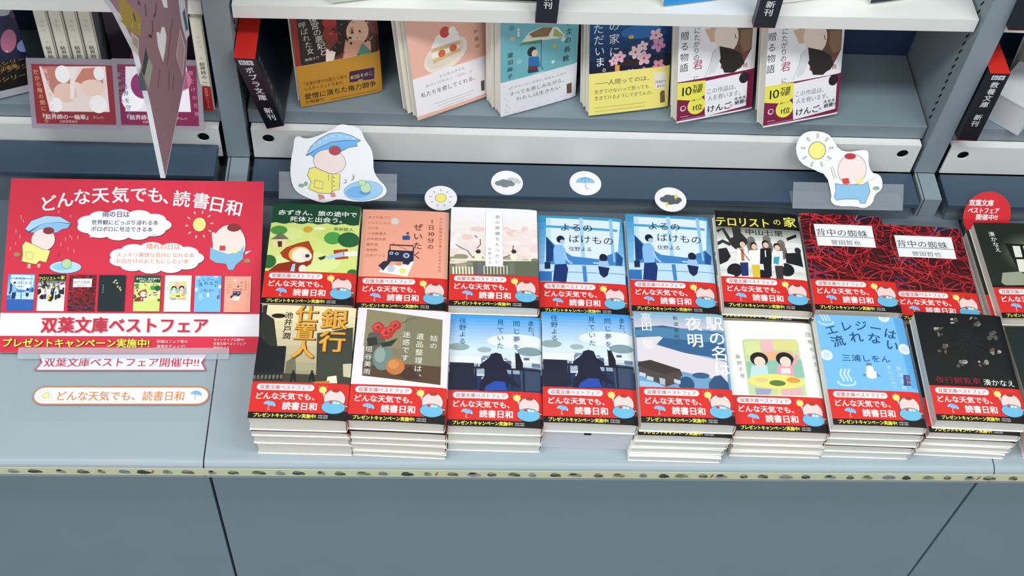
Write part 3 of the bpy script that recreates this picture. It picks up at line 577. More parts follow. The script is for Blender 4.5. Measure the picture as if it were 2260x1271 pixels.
stack('f2', art_f2, 'C5', (.2157, .0915, .072, -2.2), [18, 14, 12, 14, 10], 'e6dce2', 'white framed still life paperback', '', [(.002, -.002), (.002, -.002), (.003, -.002), (.003, -.003)])
stack('f3', art_f3, 'C6', (.3225, .098, .053, -1.4), [17, 17, 17], '2c5f9c', 'blue sky paperback with girl and cat', ' beside the still life', [(.001, 0), (.001, -.001)], pm=PAGESW)
ART['f4pose'] = 0
def f4():
    x, y, h, rot = .4285, .101, .057, -1.6; t = .020
    make_book('blue sky paperback with girl and cat lying on a plain white box', 'fair paperbacks stacked on the counter', (x, y, h-t), math.radians(rot), t, '2c5f9c', ART['f3'][1], True, PAGESW)
    b = thing('cardboard_box', 'plain white cardboard box under the single blue sky paperback', 'box', (x-.001, y-.001, 0), math.radians(rot))
    zt = .0362; mw = mat('white_cardboard', 'dcdfe6', .6, .02)
    boxo('body', -.0515, .0515, -.073, .073, 0, zt-.002, mw, b, .0006); boxo('lid_flap', -.0515, -.004, -.0732, .073, zt-.0018, zt, mw, b); boxo('lid_flap', .004, .0515, -.0732, .073, zt-.0018, zt, mw, b); boxo('slot_gap', -.004, .004, -.0734, .072, zt-.005, zt-.002, M_BLACK, b)
f4()
stack('f5', art_f5, 'C7', (.535, .0955, .068, -1.4), [20, 14, 12, 12, 11], '6f9cc0', 'blue river paperback with large white title', '', [(-.001, -.0045), (-.003, -.005), (-.0055, -.006), (-.0065, -.010)], pm=PAGESW)
stack('f6', art_f6, 'C7', (.6432, .0955, .053, -1.4), [17, 13, 12, 10], 'f0f0e6', 'white paperback with two figures at a table', '', [(.001, 0), (.003, -.001), (.002, -.003)])
stack('f7', art_f7, 'C8', (.7495, .0945, .069, -1.55), [15, 14, 13, 13, 13], '77baec', 'light blue hot spring paperback', '', [(.001, -.001), (.001, -.001), (-.001, -.002), (-.002, -.002)], pm=PAGESW, nb=4)
stack('f8', art_f8, 'C8', (.8715, .104, .064, -2.2), [18, 13, 12, 11, 10], '0c0c10', 'black paperback with faint ring', '', [(-.004, -.005), (-.005, -.006), (-.006, -.007), (-.008, -.009)], pm=PAGESW, nb=3)
stack('f9', art_f9, 'C8', (.988, .096, .050, 0), [14, 13, 12, 12], '10211f', 'dark green paperback', '', [(.001, -.001), (.002, -.002), (.002, -.002)])

# ------------------------------------------------------------------ face-out books on the lower shelf
def upright(label, group, bl, br, lean, art, crop, t, col, band=None, wz=.108, pm=PAGES, second=None, sh=-.003):
    wz += t*math.sin(math.radians(lean))+.0004; A, B = onZ(*bl, wz), onZ(*br, wz); xd = (B-A); xd.z = 0; xd.normalize(); back = Vector((-xd.y, xd.x, 0)); a = math.radians(lean)
    yd = Vector((0, 0, 1))*math.cos(a)+back*math.sin(a); lift = t*math.sin(a)   # rear lower edge rests on the board
    mid = A+xd*(W/2); fr = frame(mid, xd, yd)
    # book local: cover faces +z of the book, book y up: origin of the thing at the middle of the lower edge
    b = thing('paperback_book', label, 'book', group=group, mw=fr @ Matrix.Translation((0, 0, 0)))
    base = Matrix.Translation((0, H/2, -t))
    def put(o, mt): o.matrix_local = mt
    if second:                              # another copy leaning right behind it
        b2 = thing('paperback_book', second, 'book', group=group, mw=Matrix.Translation(back*((t+.0012)/math.cos(a))+xd*sh) @ fr)
        put(link('page_block', block_mesh(t, pm), None, b2), base); put(link('cover', wrap_mesh('cover', t, -H/2, H/2, 0, bookmat('e6e2d2')), None, b2), base)
    bl_ = link('page_block', block_mesh(t, pm), None, b); put(bl_, base)
    cv = link('cover', wrap_mesh('cover', t, -H/2, H/2, 0, bookmat(col)), None, b); put(cv, base)
    P = Print(BW, BH); art(P, mapper(fr, crop, -W/2, 0)); pr = link('cover_print', P.mesh('cover_print', INK_GLOSS, bend, vmin=band[0]-.5 if band else 0.), None, cv, (-W/2, -H/2, t))
    if band:
        hgt, bcol, bart = band
        bd = link('paper_band', wrap_mesh('paper_band', t, -H/2-.0001, -H/2+hgt/1000, .0003, mat('band_paper_'+bcol, bcol, .4, .02)), None, b); put(bd, base)
        P = Print(BW, hgt); bart(P, mapper(fr, crop, -W/2, 0)); link('band_print', P.mesh('band_print', INK_GLOSS, bend), None, bd, (-W/2, -H/2, t+.0003))
    return b
def art_s1(P, m):
    P.rect(0, 0, BW, BH, '5f2a26'); P.rect(0, 0, 8, BH, '8a2d26'); P.poly(pts(m, '570,100 800,100 815,560 620,590'), '1f1d1b'); rnd = random.Random(2)
    P.poly(pts(m, '800,100 1250,100 1260,520 830,540'), '6d3a30'); P.ell(m(850, 180), 9, 8, 'a8322c'); P.ell(m(860, 280), 10, 12, '8f2e28')
    P.poly(pts(m, '900,140 1010,130 1000,300 960,430 880,480 850,420 920,330'), '14100f'); P.ell(m(1080, 260), 14, 18, 'e0b79a'); P.poly(pts(m, '980,330 1200,340 1180,500 960,490'), 'd99f86'); P.poly(pts(m, '1120,350 1190,420 1180,500 1060,490'), '4f8a74')
    P.poly(pts(m, '820,400 900,430 870,560 820,560'), 'e9dcc8'); P.poly(pts(m, '900,500 1190,495 1150,545 910,545'), '5a2f66'); P.poly(pts(m, '1180,260 1260,300 1250,470 1200,470'), '3b2018')
    P.poly(pts(m, '620,590 850,570 880,600 690,650'), '5c9a80'); P.poly(pts(m, '850,560 1090,540 1070,600 860,610'), 'e3d7a8'); P.poly(pts(m, '580,610 660,600 660,660 590,660'), 'c2562c')
    for k in range(46):
        x, y = rnd.uniform(850, 1230), rnd.uniform(150, 540); P.ell(m(x, y), rnd.uniform(1, 3.4), rnd.uniform(.5, 1.6), rnd.choice(['2a1614', '7a3028', 'c98a6a', '3f6a58', 'a8442c', '1a1210', 'd9b08a', '4a2a50']), rnd.uniform(0, 180))
    P.v('後宮の悪妃と', m(708, 130), 10.5, 'e6e2d8', .006, height=58, dx=1.6); P.v('呼ばれた女', m(620, 180), 9.5, 'c9c5bb', .006, height=47, dx=1.5); P.t('浅海ユウ', m(645, 508), 4.6, 'd0ccc2', 0, rot=4)
def band_s1(P, m):
    P.rect(0, 0, BW, 60, 'c08a2c'); P.poly(pts(m, '1012,590 1220,555 1220,650 1015,680'), '3c1f4a'); P.t('町田そのこ', m(1025, 655), 6.4, 'e6c96a', .01, rot=2, width=29); P.t('推薦', m(1085, 670), 3.2, 'e6c96a', 0)
    P.t('「主従が身分を超えて紡ぐ', m(620, 712), 6, '1d1610', .008, width=58, rot=0); P.t('シスターフッドであり、', m(640, 752), 6, '1d1610', .008, width=54, rot=0); P.t('愛憎に満ちた権力闘争', m(645, 820), 9.4, '1d1610', .012, width=92, rot=0); P.t('の物語だ', m(650, 858), 5.6, '1d1610', .008, width=25)
    P.rect(38, 3, 98, 4, '8a5f1c')
def art_s2(P, m):
    P.rect(0, 0, BW, BH, 'ecb7a4'); P.ell(m(1810, 450), 31, 20, 'f0e6d8', 18); P.ell(m(1800, 440), 27, 16, 'e5d8c8', 18)
    P.poly(pts(m, '1690,400 1925,330 1930,420 1705,530'), 'd9b98a'); P.poly(pts(m, '1690,440 1925,365 1925,395 1700,490'), 'f3ece0'); P.poly(pts(m, '1690,390 1730,300 1860,230 1910,260 1925,335 1690,410'), 'f5f0ea'); P.poly(pts(m, '1690,405 1925,330 1925,350 1690,430'), 'd6b384')
    P.ell(m(1800, 265), 6.5, 7.5, 'cc4a44'); P.ell(m(1776, 440), 5, 5, 'cf6b44'); P.ell(m(1870, 395), 5, 5, 'cf6b44'); P.ell(m(1860, 250), 5, 5, 'f8f4ee')
    P.v('午後の', m(2052, 225), 6.6, '5a3a34', 0, height=29, dx=.4); P.rect(0, 0, BW, 8, 'ecb7a4')
def band_s2(P, m):
    P.rect(0, 0, BW, 58, 'f1eef0'); P.rect(0, 0, BW, 5, 'ecb7a4')
    P.t('どんなときでも', m(1755, 640), 4.4, '7a7478', -.004, rot=0, width=36); P.t('自分との休みと「余白」が', m(1640, 725), 4.8, 'a9a4a8', -.006, width=66); P.t('私たちを癒してくれる。', m(1605, 808), 7.6, '3f3a40', -.004, width=80)
    P.poly(pts(m, '2098,670 2128,660 2130,745 2102,750'), '5a4a44')
    for k in range(3): P.rect(25+k*4, 15-k*4, 80-k*3, 15.8-k*4, 'bdb8bc')
def art_s3(P, m):
    P.rect(0, 0, BW, BH, '6fb4bc'); P.poly(pts(m, '340,350 400,270 520,220 640,225 700,290 690,310 520,330'), 'e6e6d4'); P.poly(pts(m, '400,280 520,222 600,225 560,300 430,310'), '8a6a44'); P.poly(pts(m, '320,380 350,350 510,325 505,355 370,370'), '4f8f6a'); P.poly(pts(m, '610,230 690,290 670,310 600,300'), 'a7b06a')
    P.line(pts(m, '505,330 500,540 520,575'), .9, '35506a'); P.ell(m(425, 425), 6, 7, '1e2430'); P.ell(m(448, 437), 4, 5, 'e8c9a8'); P.poly(pts(m, '400,470 480,465 495,550 395,560'), '2b6ca8'); P.poly(pts(m, '395,545 480,545 470,580 395,600'), '7a2c34'); P.poly(pts(m, '390,575 475,570 480,590 395,605'), '1d3a5c')
    for x, y, r, c in ((260, 235, 3.4, '4f8fae'), (265, 320, 3, 'd8b48c'), (615, 378, 3, 'd0b04a'), (685, 325, 3, 'cfe0e0'), (600, 510, 2.4, 'dfe8e8'), (320, 510, 3.6, '8fc8c4'), (315, 245, 1.6, 'f0f0ea'), (315, 270, 1.6, 'f0f0ea'), (315, 292, 1.6, 'f0f0ea')): P.ell(m(x, y), r, r, c)
    P.ell(m(430, 640), 18, 5, 'a9cfd0', 12); P.v('瀧羽麻子', m(247, 420), 8, '16242c', .008, height=42); P.v('博士の長靴', m(745, 130), 9.5, '16242c', .012, height=66, dx=-.9)
def band_s3(P, m):
    P.rect(0, 0, BW, 52, 'ece9ef'); P.t('ままならない天気も 家族も 人生も', m(245, 735), 3.8, '8a8690', -.004, width=78); P.t('すべてを慈しみながら、', m(240, 795), 7, '4a464e', -.008, width=80); P.t('わたしは生きたい', m(295, 832), 6.8, '4a464e', -.008, width=62)
    P.poly(pts(m, '712,695 755,682 755,765 715,775'), '6a4a40'); rnd = random.Random(4)
    for k in range(26): P.ell((rnd.uniform(2, 14) if k % 2 else rnd.uniform(2, 100), rnd.uniform(2, 48) if k % 2 else rnd.uniform(1, 9)), 1.4, 1, 'd9d4de')
def art_s4(P, m):
    P.grad(0, 60, BW, BH, '0c1836', '1f5f9c', 7); P.rect(0, 0, BW, 62, '0b1226'); P.ell(m(1330, 260), 26, 9, '2a6cae'); P.poly(pts(m, '1090,520 1200,480 1350,520 1340,545 1100,540'), '2a1c22'); P.rect(*m(1110, 615), *m(1150, 535), 'd99a4a'); P.ell(m(1245, 305), 3.6, 2.6, 'caa84a')
    rnd = random.Random(6)
    for x, y, s in ((1450, 290, 1.1), (1470, 370, 1.2), (1280, 430, 1.1), (1150, 470, 1), (1350, 480, 1.2), (1470, 540, 1.1), (1350, 595, .9), (1240, 600, .7), (1340, 380, .9), (1100, 505, .8)):
        c = rnd.choice(['e9b9c4', 'dd8fa4', 'f0cfd4', 'c98fb4'])
        for k in range(5): a = k*1.2566+x; P.ell((m(x, y)[0]+4.2*s*math.cos(a), m(x, y)[1]+4.2*s*math.sin(a)), 4*s, 2.7*s, c, math.degrees(a))
        P.ell(m(x, y), 1.4*s, 1.4*s, 'b4435a')
    P.v('ただいま。', m(975, 190), 14, 'eef0f2', -.004, height=72, dx=1); P.v('の家に', m(1105, 150), 14, 'eef0f2', -.004, height=50, dx=.6)
def band_s4(P, m):
    P.rect(0, 0, BW, 56, 'eee07c'); P.t('――人間ってのは、', m(945, 708), 7.6, '35342a', 0, width=76, rot=0); P.t('生きてけないって思っても', m(940, 775), 6, '35342a', 0, width=72); P.t('生きてけるようにできてんの。', m(940, 828), 6, '35342a', 0, width=80)
    P.poly(pts(m, '1435,600 1535,590 1530,730 1440,735'), 'e9e2d4'); P.t('沖田円', m(1440, 690), 4.8, '4a5a9a', .008); P.t('最新作!', m(1455, 722), 3.6, '4a4a5a', 0); P.poly(pts(m, '1483,765 1500,745 1522,750 1525,840 1485,850'), '6a5a44')
    for k in range(2): P.rect(8, 9-k*5, 74, 10.2-k*5, 'c9be68')
def mk_s5(ox):
    def art(P, m0):
        m = lambda x, y: m0(x+ox, y)
        P.rect(0, 0, BW, BH, 'eeecee'); P.poly(pts(m, '450,230 800,230 790,400 700,560 600,600 530,560 560,420 500,360'), '6a4c3c'); P.poly(pts(m, '400,240 500,230 520,340 450,350'), 'd8b49a'); P.ell(m(580, 300), 16, 22, 'ecdccc', 15)
        P.poly(pts(m, '520,380 620,400 700,440 730,520 640,600 560,600 540,540 470,420'), '2a2322'); P.poly(pts(m, '700,250 800,240 790,400 720,430 690,350'), '8a6a50'); P.poly(pts(m, '460,430 520,380 530,480 480,600 430,620'), 'd9d9dc'); P.line(pts(m, '470,430 440,540 400,640'), .6, '9a9aa0'); P.line(pts(m, '650,280 660,320'), 1, '4a3a34')
        P.v('に贈る物語'[1:], m(240, 245), 12, '1f2226', -.002, height=56); P.v('にたがりの', m(340, 225), 9, '1f2226', -.004, height=44); P.v('君', m(345, 490), 14, 'a8324a', -.006, step=1.0); P.v('に', m(330, 620), 8, '1f2226', -.004)
        P.v('綾崎隼', m(745, 380), 7, 'a8324a', .006, height=44)
    def band(P, m0):
        m = lambda x, y: m0(x+ox, y)
        P.rect(0, 0, BW, 56, '7c1a40'); P.rect(0, 0, BW, 2.2, 'eae6ea'); P.poly(pts(m, '395,670 700,605 755,640 740,870 400,960'), 'eceaf0')
        P.poly(pts(m, '168,690 405,660 400,780 330,830 170,825'), 'e9e25a'); P.ell(m(330, 870), 12, 12, 'e9e25a'); P.ell(m(725, 640), 7, 7.6, '23121c')
        P.t('10', m(190, 800), 17, '1d1a12', .01, width=18); P.t('万部', m(298, 745), 8.5, '1d1a12', .02, width=14); P.t('突破!', m(298, 770), 5.5, '1d1a12', .02, width=13); P.t('1位', m(290, 912), 8.5, '1d1a12', .02, width=15); P.t('読書メーター', m(292, 835), 2.6, '1d1a12', 0, width=14)
        P.t('この作品は、', m(410, 775), 8, '8a868e', -.014, width=46); P.t('人を救います。', m(420, 830), 8, '8a868e', -.014, width=50); P.t('けんご', m(415, 925), 10.5, '15121a', .02, width=34); P.t('氏', m(605, 880), 4, '15121a', 0); P.t('大大大', m(640, 830), 5.8, '15121a', .02, width=17); P.t('絶賛!!', m(645, 862), 5.8, '15121a', .02, width=17)
        P.ell(m(220, 895), 4, 4, 'd9c2cc'); P.ell(m(222, 893), 2.6, 2.6, '7c1a40'); P.rect(5, 7, 16, 8, 'c49ab0'); P.rect(6, 3.6, 40, 4.6, 'b07a96')
    return art, band
G = 'face-out paperbacks on the lower shelf'
upright('dark red novel with ornate lady and mustard band on the lower shelf', G, (664.5, 236.8), (841, 202), 9, art_s1, 'S2', .016, '2c2422', (60, 'c08a2c', band_s1))
upright('peach paperback with strawberry cake slice and white band on the lower shelf', G, (922.7, 266), (1077, 212), 15, art_s2, 'S2', .014, 'ecb7a4', (58, 'f1eef0', band_s2), second='second copy leaning behind the peach strawberry cake paperback', sh=-.006)
upright('teal paperback with child under umbrella and white band on the lower shelf', G, (1105, 258.7), (1265, 214.5), 8, art_s3, 'S3', .017, '6fb4bc', (52, 'ece9ef', band_s3), second='second copy leaning behind the teal umbrella paperback', sh=-.004)
upright('night blue paperback with pink blossoms and yellow band on the lower shelf', G, (1299, 255.5), (1472, 235.4), 21, art_s4, 'S3', .014, '14305c', (56, 'eee07c', band_s4), second='second copy leaning behind the night blue blossom paperback')
a5, b5 = mk_s5(0)
upright('white and brown paperback with maroon band standing beside the yellow banded book', G, (1493, 272), (1660, 240), 20, lambda P, m: a5(P, lambda x, y: m(x+1452, y+0)), 'S3', .018, 'e8e6e4', (56, '7c1a40', lambda P, m: b5(P, lambda x, y: m(x+1452, y+0))), second='second copy behind the maroon banded book next to the yellow band', sh=.007)
upright('white and brown paperback with maroon band standing next to the empty shelf space', G, (1684, 282), (1844, 252), 22, a5, 'S4', .018, 'e8e6e4', (56, '7c1a40', b5), second='second copy behind the maroon banded book by the empty shelf space', sh=.007)
# ------------------------------------------------------------------ left bay of the shelf
def spine_book(label, x, y, t, lean, col, side, spine_art, group, depth=.105, hgt=.148, z=.1082):
    b = thing('paperback_book', label, 'book', group=group, mw=Matrix.Translation((x, y, z)) @ Matrix.Rotation(math.radians(lean), 4, 'Y'))
    sp = [(-t/2, .002), (-t*.3, .0006), (0, 0), (t*.3, .0006), (t/2, .002)]
    V = [(px, py, zz) for zz in (0, hgt) for px, py in sp+[(t/2, depth), (t/2-.0004, depth), (t/2-.0004, .0028), (-t/2+.0004, .0028), (-t/2+.0004, depth), (-t/2, depth)]]
    n = len(V)//2; F = [(i, (i+1) % n, (i+1) % n+n, i+n) for i in range(n)]+[tuple(range(n-1, -1, -1)), tuple(range(n, 2*n))]
    link('cover', mesh('spine_cover', V, F, bookmat(col)), None, b)
    boxo('page_block', -t/2+.0005, t/2-.0005, .003, depth-.001, .001, hgt-.001, PAGES, b)
    P = Print(t*1000*.8, hgt*1000); spine_art(P); pr = link('spine_print', P.mesh('spine_print', INK_MATTE), None, b); pr.matrix_local = Matrix.Translation((-t*.4, -.0004, 0)) @ Matrix.Rotation(math.pi/2, 4, 'X')
    P = Print(depth*1000-4, hgt*1000); side(P); pr = link('cover_print', P.mesh('cover_print', INK_MATTE), None, b); pr.matrix_local = Matrix.Translation((t/2, .003, 0)) @ Matrix.Rotation(math.pi/2, 4, 'Z') @ Matrix.Rotation(math.pi/2, 4, 'X')
    return b
def sp_art(P):
    P.rect(0, 0, P.W, P.H, 'e6e4d2'); P.v('クレハ', (P.W*.5, 124), 5.4, '9a9a7c', 0, height=20); P.ell((P.W*.5, 88), 1.6, 1.6, 'cfcf8a'); P.v('結界師の', (P.W*.5, 82), 6.6, '24241f', .014, height=28); P.v('一輪華', (P.W*.5, 52), 6.6, '24241f', .014, height=22)
def sp_side(P):
    P.rect(0, 0, P.W, P.H, '8a949c'); rnd = random.Random(8)
    for i in range(30): x = rnd.uniform(0, 90); y = rnd.uniform(10, 140); P.line([(x, y), (x+rnd.uniform(8, 25), y+rnd.uniform(10, 30))], rnd.uniform(1, 4), rnd.choice(['6c7880', '525f6a', 'a3acb2', '3f4c58']))
def sp_band(P):
    sp_art(P); P.rect(0, 0, P.W, 42, 'b3262c'); P.v('大好評シリーズ', (P.W*.5, 40), 4.6, 'e8c8a8', 0, height=36)
GW = 'cream spined paperbacks behind the picture cards'
for i in range(4):
    spine_book(['cream spined paperback next to the dark blue fantasy book', 'second cream spined paperback from the dark blue fantasy book', 'third cream spined paperback from the dark blue fantasy book', 'fourth cream spined paperback, with its grey streaked cover showing'][i], -.2125+i*.0166, .459+.001*i, .0158, 1.5, 'dcdac8', sp_side, sp_art, GW)
spine_book('cream spined paperback with red lower band beside the grey upright', -.0292, .439, .0145, 1, 'dcdac8', lambda P: P.rect(0, 0, P.W, P.H, '2a3038'), sp_band, None)
def art_l1(P, m):
    P.rect(0, 0, BW, BH, '1b2140'); rnd = random.Random(12); P.ell((52, 100), 40, 30, '222c52'); P.ell(m(190, 320), 12, 9, '8a9ac8', 10); P.ell(m(60, 290), 9, 16, 'b8708a', -20); P.ell(m(20, 60), 12, 10, 'b8b4bc'); P.ell(m(150, 90), 14, 8, '4a3f6a')
    for i in range(14): P.ell((rnd.uniform(5, 100), rnd.uniform(60, 145)), 1.2, 1.2, 'c9cfe4')
    P.poly(pts(m, '0,430 300,400 300,600 0,660'), '1a1714'); P.t('大人気シリーズ', m(-160, 500), 6.5, 'b8923c', .01, width=66); P.t('の衝撃', m(10, 498), 6.5, 'b8923c', .01); P.t('最新ファンタジー', m(-170, 555), 7.5, 'b07a34', .01, width=72); P.t('待望のシリーズ', m(-165, 615), 7.5, 'b8923c', .01, width=70); P.rect(0, 0, BW, 10, 'b9b8bc')
upright('dark blue fantasy paperback with black and gold band beside cream spines', None, (-112, 243), (62, 203), 10, art_l1, 'L1', .015, '1b2140')
def art_l2(P, m):
    P.rect(0, 0, BW, BH, '2a1f2c'); P.ell((40, 118), 26, 20, '4f6a3c'); P.ell((62, 128), 20, 14, '6a8450'); P.ell((50, 96), 16, 14, '3a2a24'); P.ell((60, 84), 12, 16, 'c98a90'); P.poly([(20, 40), (70, 40), (80, 80), (40, 92)], '8a2440'); P.line([(30, 100), (60, 70)], 4, 'e6c6c8')
upright('dark paperback with green foliage and pink figure beside the cream spines', None, (262, 190), (432, 176), 4, art_l2, 'L1', .014, '2a1f2c')

# ------------------------------------------------------------------ laminated picture cards leaning on the shelf edge
def fillm(P, m, s, c): P.poly(pts(m, s), c)
def card(label, bl, br, tl, tr, artf, ):
    A, B = onY(*bl, .410), onY(*br, .410); T0, T1 = onY(*tl, .4505), onY(*tr, .4505)
    fr = frame(A, B-A, T0-A); w_ = ((B-A).length+(T1-T0).length)/2; h_ = (T0-A).length
    t = thing('picture_card', label, 'card', group=None, mw=fr)
    link('laminate', mesh('laminate', *slab([(-.006, -.006), (w_+.006, -.006), (w_+.006, h_+.007), (-.006, h_+.007)], .0008), PURPLE), None, t)
    P = Print(w_*1000, h_*1000); artf(P, mapper(fr, 'L1')); o = link('card_print', P.mesh('card_print', INK_GLOSS), None, t); o.location = (0, 0, .0004)
    inv = fr.inverted(); q = [inv @ Vector(v) for v in ((A.x+.02, .411, A.z+.002), (A.x+.08, .411, A.z+.002), (A.x+.08, .4424, .1), (A.x+.02, .4424, .1))]
    link('hook_tab', mesh('hook_tab', q, [(0, 1, 2, 3)], FILM), None, t)
def art_c1(P, m):
    P.rect(0, 0, P.W, P.H, '8c1d2c'); x0, y0 = m(275, 465); P.poly(pts(m, '275,465 740,465 770,785 350,780'), 'f0dcd6')
    P.poly(pts(m, '290,465 400,465 510,520 525,650 480,720 400,690 350,620'), 'c07a6c'); P.ell(m(460, 650), 14, 12, 'eac6b6'); P.poly(pts(m, '525,570 580,480 700,470 720,520 730,640 650,620 600,600'), 'c9806c'); P.ell(m(650, 615), 15, 10, 'f2d2c4'); P.poly(pts(m, '490,480 540,470 525,570 520,700 495,690'), 'f4e8e4')
    for x, y, rx, ry in ((440, 520, 9, 10.5), (695, 515, 6.5, 8.5), (690, 730, 10.5, 11), (395, 735, 7.5, 9)): P.ell(m(x, y), rx, ry, 'f8f4f4')
    P.v('だから俺の側にいろ', m(250, 480), 6.6, 'e0a05a', .014, height=66, dx=.9); P.v('黒い蝶が舞うとき', m(315, 475), 6, 'e9c9c4', 0, height=56, dx=.8); P.t('『結界師の一輪華』', m(280, 830), 6.6, 'ecd9d2', .016, width=62); P.t('クレハ', m(650, 832), 4.4, 'd9b9b4', .01); P.t('大好評発売中', m(420, 858), 3.6, 'd9b9b4', .01)
def art_c2(P, m):
    P.rect(0, 0, P.W, P.H, '7c1748'); P.poly(pts(m, '880,465 1310,470 1340,785 880,780'), 'ece4ec'); P.ell(m(930, 700), 13, 14, 'f8f6f8'); P.ell(m(1000, 600), 14, 16, '8c2a6a'); P.ell(m(1250, 560), 16, 14, 'c06a8a'); P.poly(pts(m, '1100,470 1300,470 1320,620 1150,640'), 'a04870')
    P.v('この結界を守る', m(855, 475), 6.6, '5a6a9a', .014, height=60, dx=.9); P.v('運命の二人', m(825, 490), 5.4, '7aa08a', 0, height=40, dx=.8); P.v('俺だけの花嫁', m(1335, 470), 6, 'c9808a', .006, height=60, dx=1); P.t('『結界師の一輪華』', m(870, 835), 6.6, 'e6cfd9', .016, width=62); P.t('クレハ', m(1240, 840), 4.4, 'd9b9c4', .01); P.t('大好評発売中', m(1000, 862), 3.6, 'd9b9c4', .01)
card('crimson laminated picture card with two peach faces under the cream spines', (81, 272), (256, 275), (57, 141), (236, 143), art_c1)
card('magenta laminated picture card partly hidden by the hanging pink sign', (268, 275), (437, 278), (247, 142), (424, 146), art_c2)

# ------------------------------------------------------------------ hanging sign, edge-on to the viewer
XS = -.030
q = [onX(365, 393, XS), onX(410, 165, XS), Vector((XS, .413, .268)), Vector((XS, .4372, .292)), Vector((XS, .4372, .47)), Vector((XS, .30, .60)), Vector((XS, .13, .60)), onX(240, 0, XS), onX(262, 30, XS), onX(303, 112, XS), onX(332, 230, XS)]
hs = thing('hanging_sign', 'pink cut-out hanging sign sticking out from the white shelf edge', 'sign', mw=frame(Vector((XS, .2, .25)), Vector((0, 1, 0)), Vector((0, 0, 1))))
inv = hs.matrix_world.inverted(); out = [((inv @ v).x, (inv @ v).y) for v in q]
link('foam_board', mesh('foam_board', *slab(out, .005), mat('white_foam_board', 'e6e8ee', .6, .02)), None, hs)
P = Print(400, 500); hm = mapper(hs.matrix_world, 'HG', -.1, -.1)
cxm, cym = sum(p[0] for p in out)/len(out), sum(p[1] for p in out)/len(out)
P.poly([((p[0]+(cxm-p[0])*.012+.1)*1000, (p[1]+(cym-p[1])*.012+.1)*1000) for p in out], '9a7480')
for s, c in (('380,0 480,0 700,250 690,500 570,440 420,300', 'a98d3a'), ('985,0 1055,0 1065,110 1010,100', 'f0eef0'), ('1215,0 1300,0 1370,480 1320,560 1270,380 1240,200', 'd6dde0'), ('1270,180 1300,110 1350,400 1320,440', '4a6a7c'),
             ('910,450 945,440 960,480 985,370 1020,380 1050,500 1030,700 1000,860 930,640', 'f2f2f4'), ('555,440 665,540 660,780 570,620', 'd9c8a8'), ('575,480 655,555 650,690 580,600', 'a59a98'),
             ('1235,390 1315,660 1275,1075 1180,770', 'dcbcbc'), ('1235,430 1300,670 1265,1020 1195,770', 'b39aa0'), ('720,850 770,590 870,900 800,1256 650,1080', '9c7a78'), ('760,650 820,900 740,1060 705,990', '33474c'), ('800,800 860,920 800,1230 740,1070', 'a9a69a'), ('650,1080 700,990 780,1256 680,1256', '55636a')): P.poly(pts(hm, s), c)
for s in ('850,290 860,400 845,510 800,490', '750,50 770,220', '910,40 900,180 870,230', '650,20 680,60', '590,180 620,290'): P.line(pts(hm, s), 3.2, '4a3a44')
for s in ('1140,270 1110,420 1080,700 1060,900', '960,970 930,1200', '1090,980 1080,1250', '1150,1050 1140,1250'): P.line(pts(hm, s), 4.5, '82606a')
for s in ('390,180 430,280', '440,310 440,440', '570,320 575,390', '665,320 670,395'): P.line(pts(hm, s), 2, 'e9dcb4')
o = link('sign_print', P.mesh('sign_print', INK_MATTE, clip=False), None, hs); o.location = (-.1, -.1, .0001)

